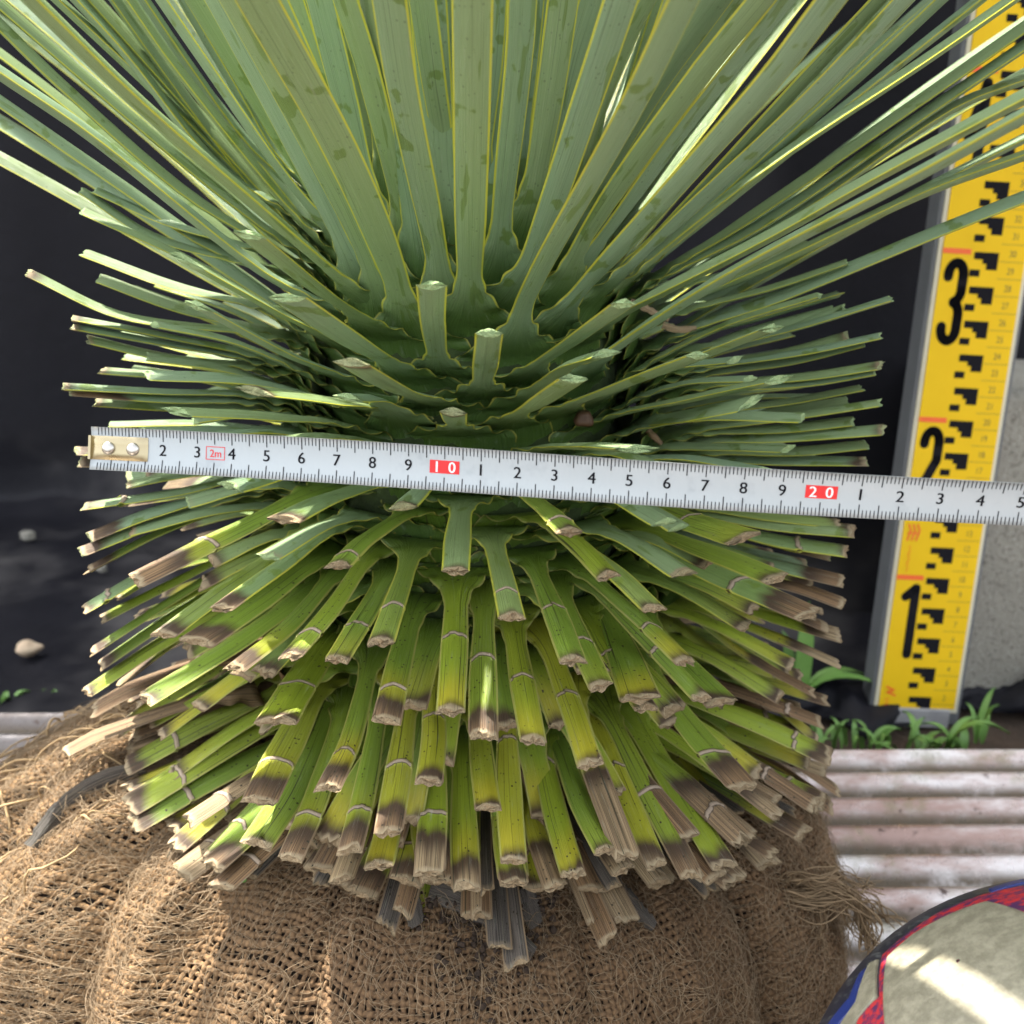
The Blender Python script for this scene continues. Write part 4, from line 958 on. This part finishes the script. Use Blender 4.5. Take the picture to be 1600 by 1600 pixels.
def spatch(name, poly_dirs, h, mat):
    P = []
    for a, b_ in zip(poly_dirs, np.roll(poly_dirs, -1, axis=0)):
        for t in np.linspace(0, 1, 12, endpoint=False): P.append(a * (1 - t) + b_ * t)
    P = np.array(P); c = P.mean(0); rows = [(1.0, -.0002), (.985, h * .6), (.95, h)] + [(s, h) for s in np.linspace(.88, .02, 16)]; V = []
    for s, hh in rows:
        q = c + (P - c) * s; q /= np.linalg.norm(q, axis=1)[:, None]; V.append(q * (BR + hh))
    n = len(P); return mesh_obj(name, np.concatenate(V) + BC, grid_faces(len(rows), n, wrap=True), mat, ball)
def dirs(pts): return np.array([(lambda v: v / np.linalg.norm(v))(sph_hit(*p) - BC) for p in pts])
cream = dirs([(1387, 1500), (1430, 1462), (1490, 1430), (1545, 1411), (1600, 1427), (1700, 1466), (1655, 1530), (1600, 1640), (1500, 1720), (1400, 1690), (1383, 1600)])
redo = dirs([(1378, 1494), (1470, 1425), (1548, 1395), (1610, 1383), (1760, 1430), (1740, 1560), (1640, 1760), (1480, 1800), (1330, 1740), (1340, 1590), (1374, 1560)])
spatch('red_strip', redo, .0004, M['redstrip']); spatch('cream_panel', cream, .0011, M['creamp'])
lite = dirs([(1362, 1506), (1374, 1500), (1372, 1560), (1338, 1600), (1310, 1640), (1300, 1632), (1330, 1590), (1360, 1548)])
spatch('tan_strip', lite, .0008, M['creamp'])
blue = dirs([(1347, 1520), (1360, 1510), (1357, 1548), (1330, 1582), (1295, 1625), (1288, 1615), (1325, 1570), (1348, 1540)])
spatch('blue_strip', blue, .0006, simple('blue_print', (.01, .02, .11), (.02, .04, .2), 200, .4, .1, .0002))
spatch('blue_strip', dirs([(1545, 1392), (1600, 1376.5), (1602, 1381), (1550, 1397)]), .0006, bpy.data.materials['blue_print'])

# ---------------------------------------------------------------- weeds, litter
M['grass'] = simple('grass_blade', (.08, .20, .03), (.20, .36, .09), 60, .5, .2, .0005)
def blades(name, base, specs, w, mat, label, cat, group=None):
    V, Fq, b0 = [], [], 0
    for (dx, dy, h, lean, az) in specs:
        n = 12; t = np.linspace(0, 1, n); b = np.array(base) + [dx, dy, 0]; dr = np.array([math.cos(az), math.sin(az), 0]); sd = np.array([-math.sin(az), math.cos(az), 0])
        P = b + dr * (lean * t ** 1.6)[:, None] + np.array([0, 0, 1.]) * (h * np.sin(t * min(2.4, 1.3 + lean / h * .6)))[:, None]
        ww = w * np.sin(np.clip(t * .9 + .1, 0, 1) * np.pi) ** .6 * (1 - t ** 4 * .9) / 2
        for k, hh in ((-1, .0), (-.0, -.0012), (1, .0)): V.append(P + sd * (k * ww)[:, None] + np.array([0, 0, hh]))
        f = []
        for c in range(2):
            for i in range(n - 1): f.append((b0 + c * n + i, b0 + c * n + i + 1, b0 + (c + 1) * n + i + 1, b0 + (c + 1) * n + i))
        Fq += f; b0 += 3 * n
    o = mesh_obj(name, np.concatenate(V), np.array(Fq), mat); return tag(o, label, cat, group)
def gpt(x, y): return ground_at(x, y, GZ)
wd = 'weeds growing beside the metal sheet'
blades('grass_tuft', gpt(1240, 1110), [(0, 0, .03, .065, -.25), (0, .01, .05, .012, 2.2), (.004, 0, .075, .012, 1.3), (.004, 0, .028, .05, .2)], .011, M['grass'], 'broad bladed green weed between the yucca stubs and survey staff', 'weed', wd)
blades('grass_tuft', gpt(1395, 1172), [(random.uniform(-.02, .02), random.uniform(-.006, .006), random.uniform(.008, .018), random.uniform(.008, .024), random.uniform(0, 6.3)) for _ in range(13)], .0045, M['grass'], 'low leafy green weed just in front of the survey staff foot', 'weed', wd)
blades('grass_tuft', gpt(1478, 1174), [(0, 0, .022, .035, -.2), (0, 0, .02, .025, .4), (.004, 0, .016, .02, 2.6), (.0, .0, .026, .03, -.5)] + [(random.uniform(-.012, .012), 0, random.uniform(.006, .014), .01, random.uniform(0, 6.3)) for _ in range(9)], .0055, M['grass'], 'arching green grass blade below the concrete block corner', 'weed', wd)
blades('grass_tuft', gpt(1524, 1160), [(0, 0, .036, .012, .5), (0, 0, .026, .012, .1), (0, 0, .024, .01, 2.2), (.004, 0, .018, .012, 1.)], .005, M['grass'], 'upright green weed sprig against the concrete block', 'weed', wd)
blades('grass_tuft', gpt(1300, 1166), [(random.uniform(-.014, .014), random.uniform(-.005, .005), random.uniform(.006, .02), random.uniform(.004, .014), random.uniform(0, 6.3)) for _ in range(12)], .004, M['grass'], 'tiny green weed at the sheet edge beside the root ball', 'weed', wd)
blades('grass_tuft', gpt(45, 1100), [(random.uniform(-.02, .02), 0, random.uniform(.004, .009), random.uniform(.004, .014), random.uniform(0, 6.3)) for _ in range(14)], .005, M['grass'], 'small green weed behind the silvery metal sheet at far left', 'weed', wd)
def pebble(name, c, s, mat, label, cat, group=None, seed=0, flat=.5):
    import bmesh
    bm = bmesh.new(); bmesh.ops.create_icosphere(bm, subdivisions=3, radius=1); r = np.random.default_rng(seed); ph = r.uniform(0, 6, 6)
    for v in bm.verts:
        k = 1 + .18 * math.sin(v.co.x * 3 + ph[0]) + .15 * math.sin(v.co.y * 4 + ph[1]) + .12 * math.sin(v.co.z * 5 + ph[2])
        v.co = Vector((v.co.x * s[0] * k, v.co.y * s[1] * k, v.co.z * s[2] * k)) + Vector(c)
    me = bpy.data.meshes.new(name); bm.to_mesh(me); bm.free(); me.materials.append(mat)
    for p_ in me.polygons: p_.use_smooth = True
    o = bpy.data.objects.new(name, me); COL.objects.link(o); return tag(o, label, cat, group)
M['stone'] = simple('pale_stone', (.40, .28, .17), (.62, .50, .36), 120, .8, .5, .001)
pebble('pebble', gpt(50, 1037) + [0, 0, .012], (.009, .006, .006), M['stone'], 'larger tan pebble lying on the black sheet above the silvery metal', 'pebble', 'pebbles on the black sheet', 1)
pebble('pebble', gpt(46, 852) + [0, 0, .010], (.008, .005, .004), bpy.data.materials['rough_concrete'], 'small grey pebble on the black sheet at the foot of its fold', 'pebble', 'pebbles on the black sheet', 2)
pebble('pebble', gpt(160, 905) + [0, 0, .010], (.005, .004, .003), bpy.data.materials['rough_concrete'], 'tiny grey pebble on the black sheet close to the leaf stubs', 'pebble', 'pebbles on the black sheet', 3)
# brown seed caught among the leaf bases, scraps of dry leaf
Bs = base_point(912, 655); oS = Bs + (CAM - Bs) / np.linalg.norm(CAM - Bs) * .010
pebble('seed_pod', oS, (.0032, .0032, .0034), simple('pod', (.035, .016, .006), (.10, .05, .02), 400, .6, .5, .0005), 'round brown seed pod caught between the leaf bases', 'seed pod', None, 5)
def scrap(name, pts_px, depth, w, label, seed, mat):
    P = np.array([at(x, y, dd) for (x, y), dd in zip(pts_px, depth)]); path = catmull(P, 24); n = len(path)
    T = np.gradient(path, axis=0); T /= np.linalg.norm(T, axis=1)[:, None]; sd = np.cross(T, FW); sd /= np.linalg.norm(sd, axis=1)[:, None]; sd = sd * .8 + FW * .35
    r = np.random.default_rng(seed); us = np.array([-1, -.5, 0, .5, 1.]); t = np.linspace(0, 1, n)
    ww = w / 2 * (1 - .35 * t ** 3)[:, None] * (1 + .1 * r.normal(size=(n, 1))) * us[None]
    V = path[:, None] + sd[:, None] * ww[..., None] - FW * (.0012 * (1 - us ** 2))[None, :, None]; Vb = V + FW * .0004
    m = n * 5; Vall = np.concatenate([V.reshape(-1, 3), Vb.reshape(-1, 3)]); k = len(Vall)
    A = dict(au=np.tile(us, 2 * n), av=np.tile(np.repeat(t * .1 + .03, 5), 2), ae=np.full(k, .01), at=np.full(k, .05), ab=np.full(k, .05), ag=np.full(k, 1.8 if name == 'dry_leaf' and 'tan' not in label else 1.), ar=np.zeros(k), aw=np.full(k, r.uniform(0, 1)))
    o = mesh_obj(name, Vall, np.concatenate([grid_faces(n, 5), grid_faces(n, 5, m, flip=True)]), mat, None, A); return o
D0 = 'dry leaves lying on the root ball'
for nm, pp, w, lb in (('dry_leaf', [(225, 1198), (150, 1225), (95, 1265), (50, 1322)], .010, 'long grey dead leaf bending down over the left burlap fold'),
                      ('dry_leaf', [(672, 1388), (720, 1405), (780, 1445), (832, 1492)], .0095, 'long grey dead leaf slanting down to the right at bottom centre'),
                      ('dry_leaf', [(640, 1372), (640, 1400), (652, 1445)], .0090, 'short upright grey dead leaf left of the long slanting one'),
                      ('dry_leaf', [(818, 1385), (828, 1420), (838, 1446)], .0085, 'short grey dead leaf hanging right of the slanting one, above the soil'),
                      ('dry_leaf', [(905, 1370), (925, 1410), (945, 1456)], .0090, 'split grey dead leaf pointing down right of the spilled soil'),
                      ('dry_leaf', [(955, 1375), (985, 1410), (1022, 1448)], .0070, 'narrow dark dead leaf slanting right under the lowest stubs'),
                      ('dry_leaf', [(295, 1302), (285, 1318), (268, 1342)], .0080, 'small tan wedge of dead leaf left of the burlap hollow')):
    dp = [bd(x, y) for x, y in pp]; dp[0] = min(dp[0], dp[1] + .004)
    tag(scrap(nm, pp, dp, w, lb, len(lb), M['leaf']), lb, 'dead leaf', D0)
for i, (pp, lb) in enumerate(((((985, 470), (1010, 482), (1045, 500)), 'brown scrap of dry leaf lodged left of the right hand leaf fan'), (((1035, 508), (1060, 515), (1088, 512)), 'brown scrap of dry leaf lying among the leaf bases on the right'), (((1012, 672), (1022, 682), (1034, 694)), 'crumpled brown leaf scrap just above the tape measure'))):
    d0 = (base_point(*pp[1]) - CAM) @ FW - .018
    tag(scrap('leaf_scrap', pp, [d0, d0 - .002, d0], (.0035), lb, i + 5, M['leaf']), lb, 'leaf scrap', 'scraps of dry leaf among the leaf bases')
# seedling on the burlap
dS = bd(375, 1372); c0 = at(375, 1372, dS - .002); V, Fq, b0 = [], [], 0
for (dx, dy) in ((-6, -8), (4, -2), (-2, 6), (9, 0)):
    c = c0 + RT * dx * .00021 - UP * dy * .00021 - FW * .002; k = 10; V.append(c)
    V += [c + RT * .0010 * math.cos(q) + (UP * .7 + FW * .6) * .0010 * math.sin(q) - FW * .0003 for q in np.linspace(0, 2 * np.pi, k, endpoint=False)]
    Fq += [(b0, b0 + 1 + i, b0 + 1 + (i + 1) % k) for i in range(k)]; b0 += k + 1
tag(mesh_obj('seedling', np.array(V), Fq, M['grass']), 'tiny green clover-like seedling sprouting from the burlap', 'seedling')
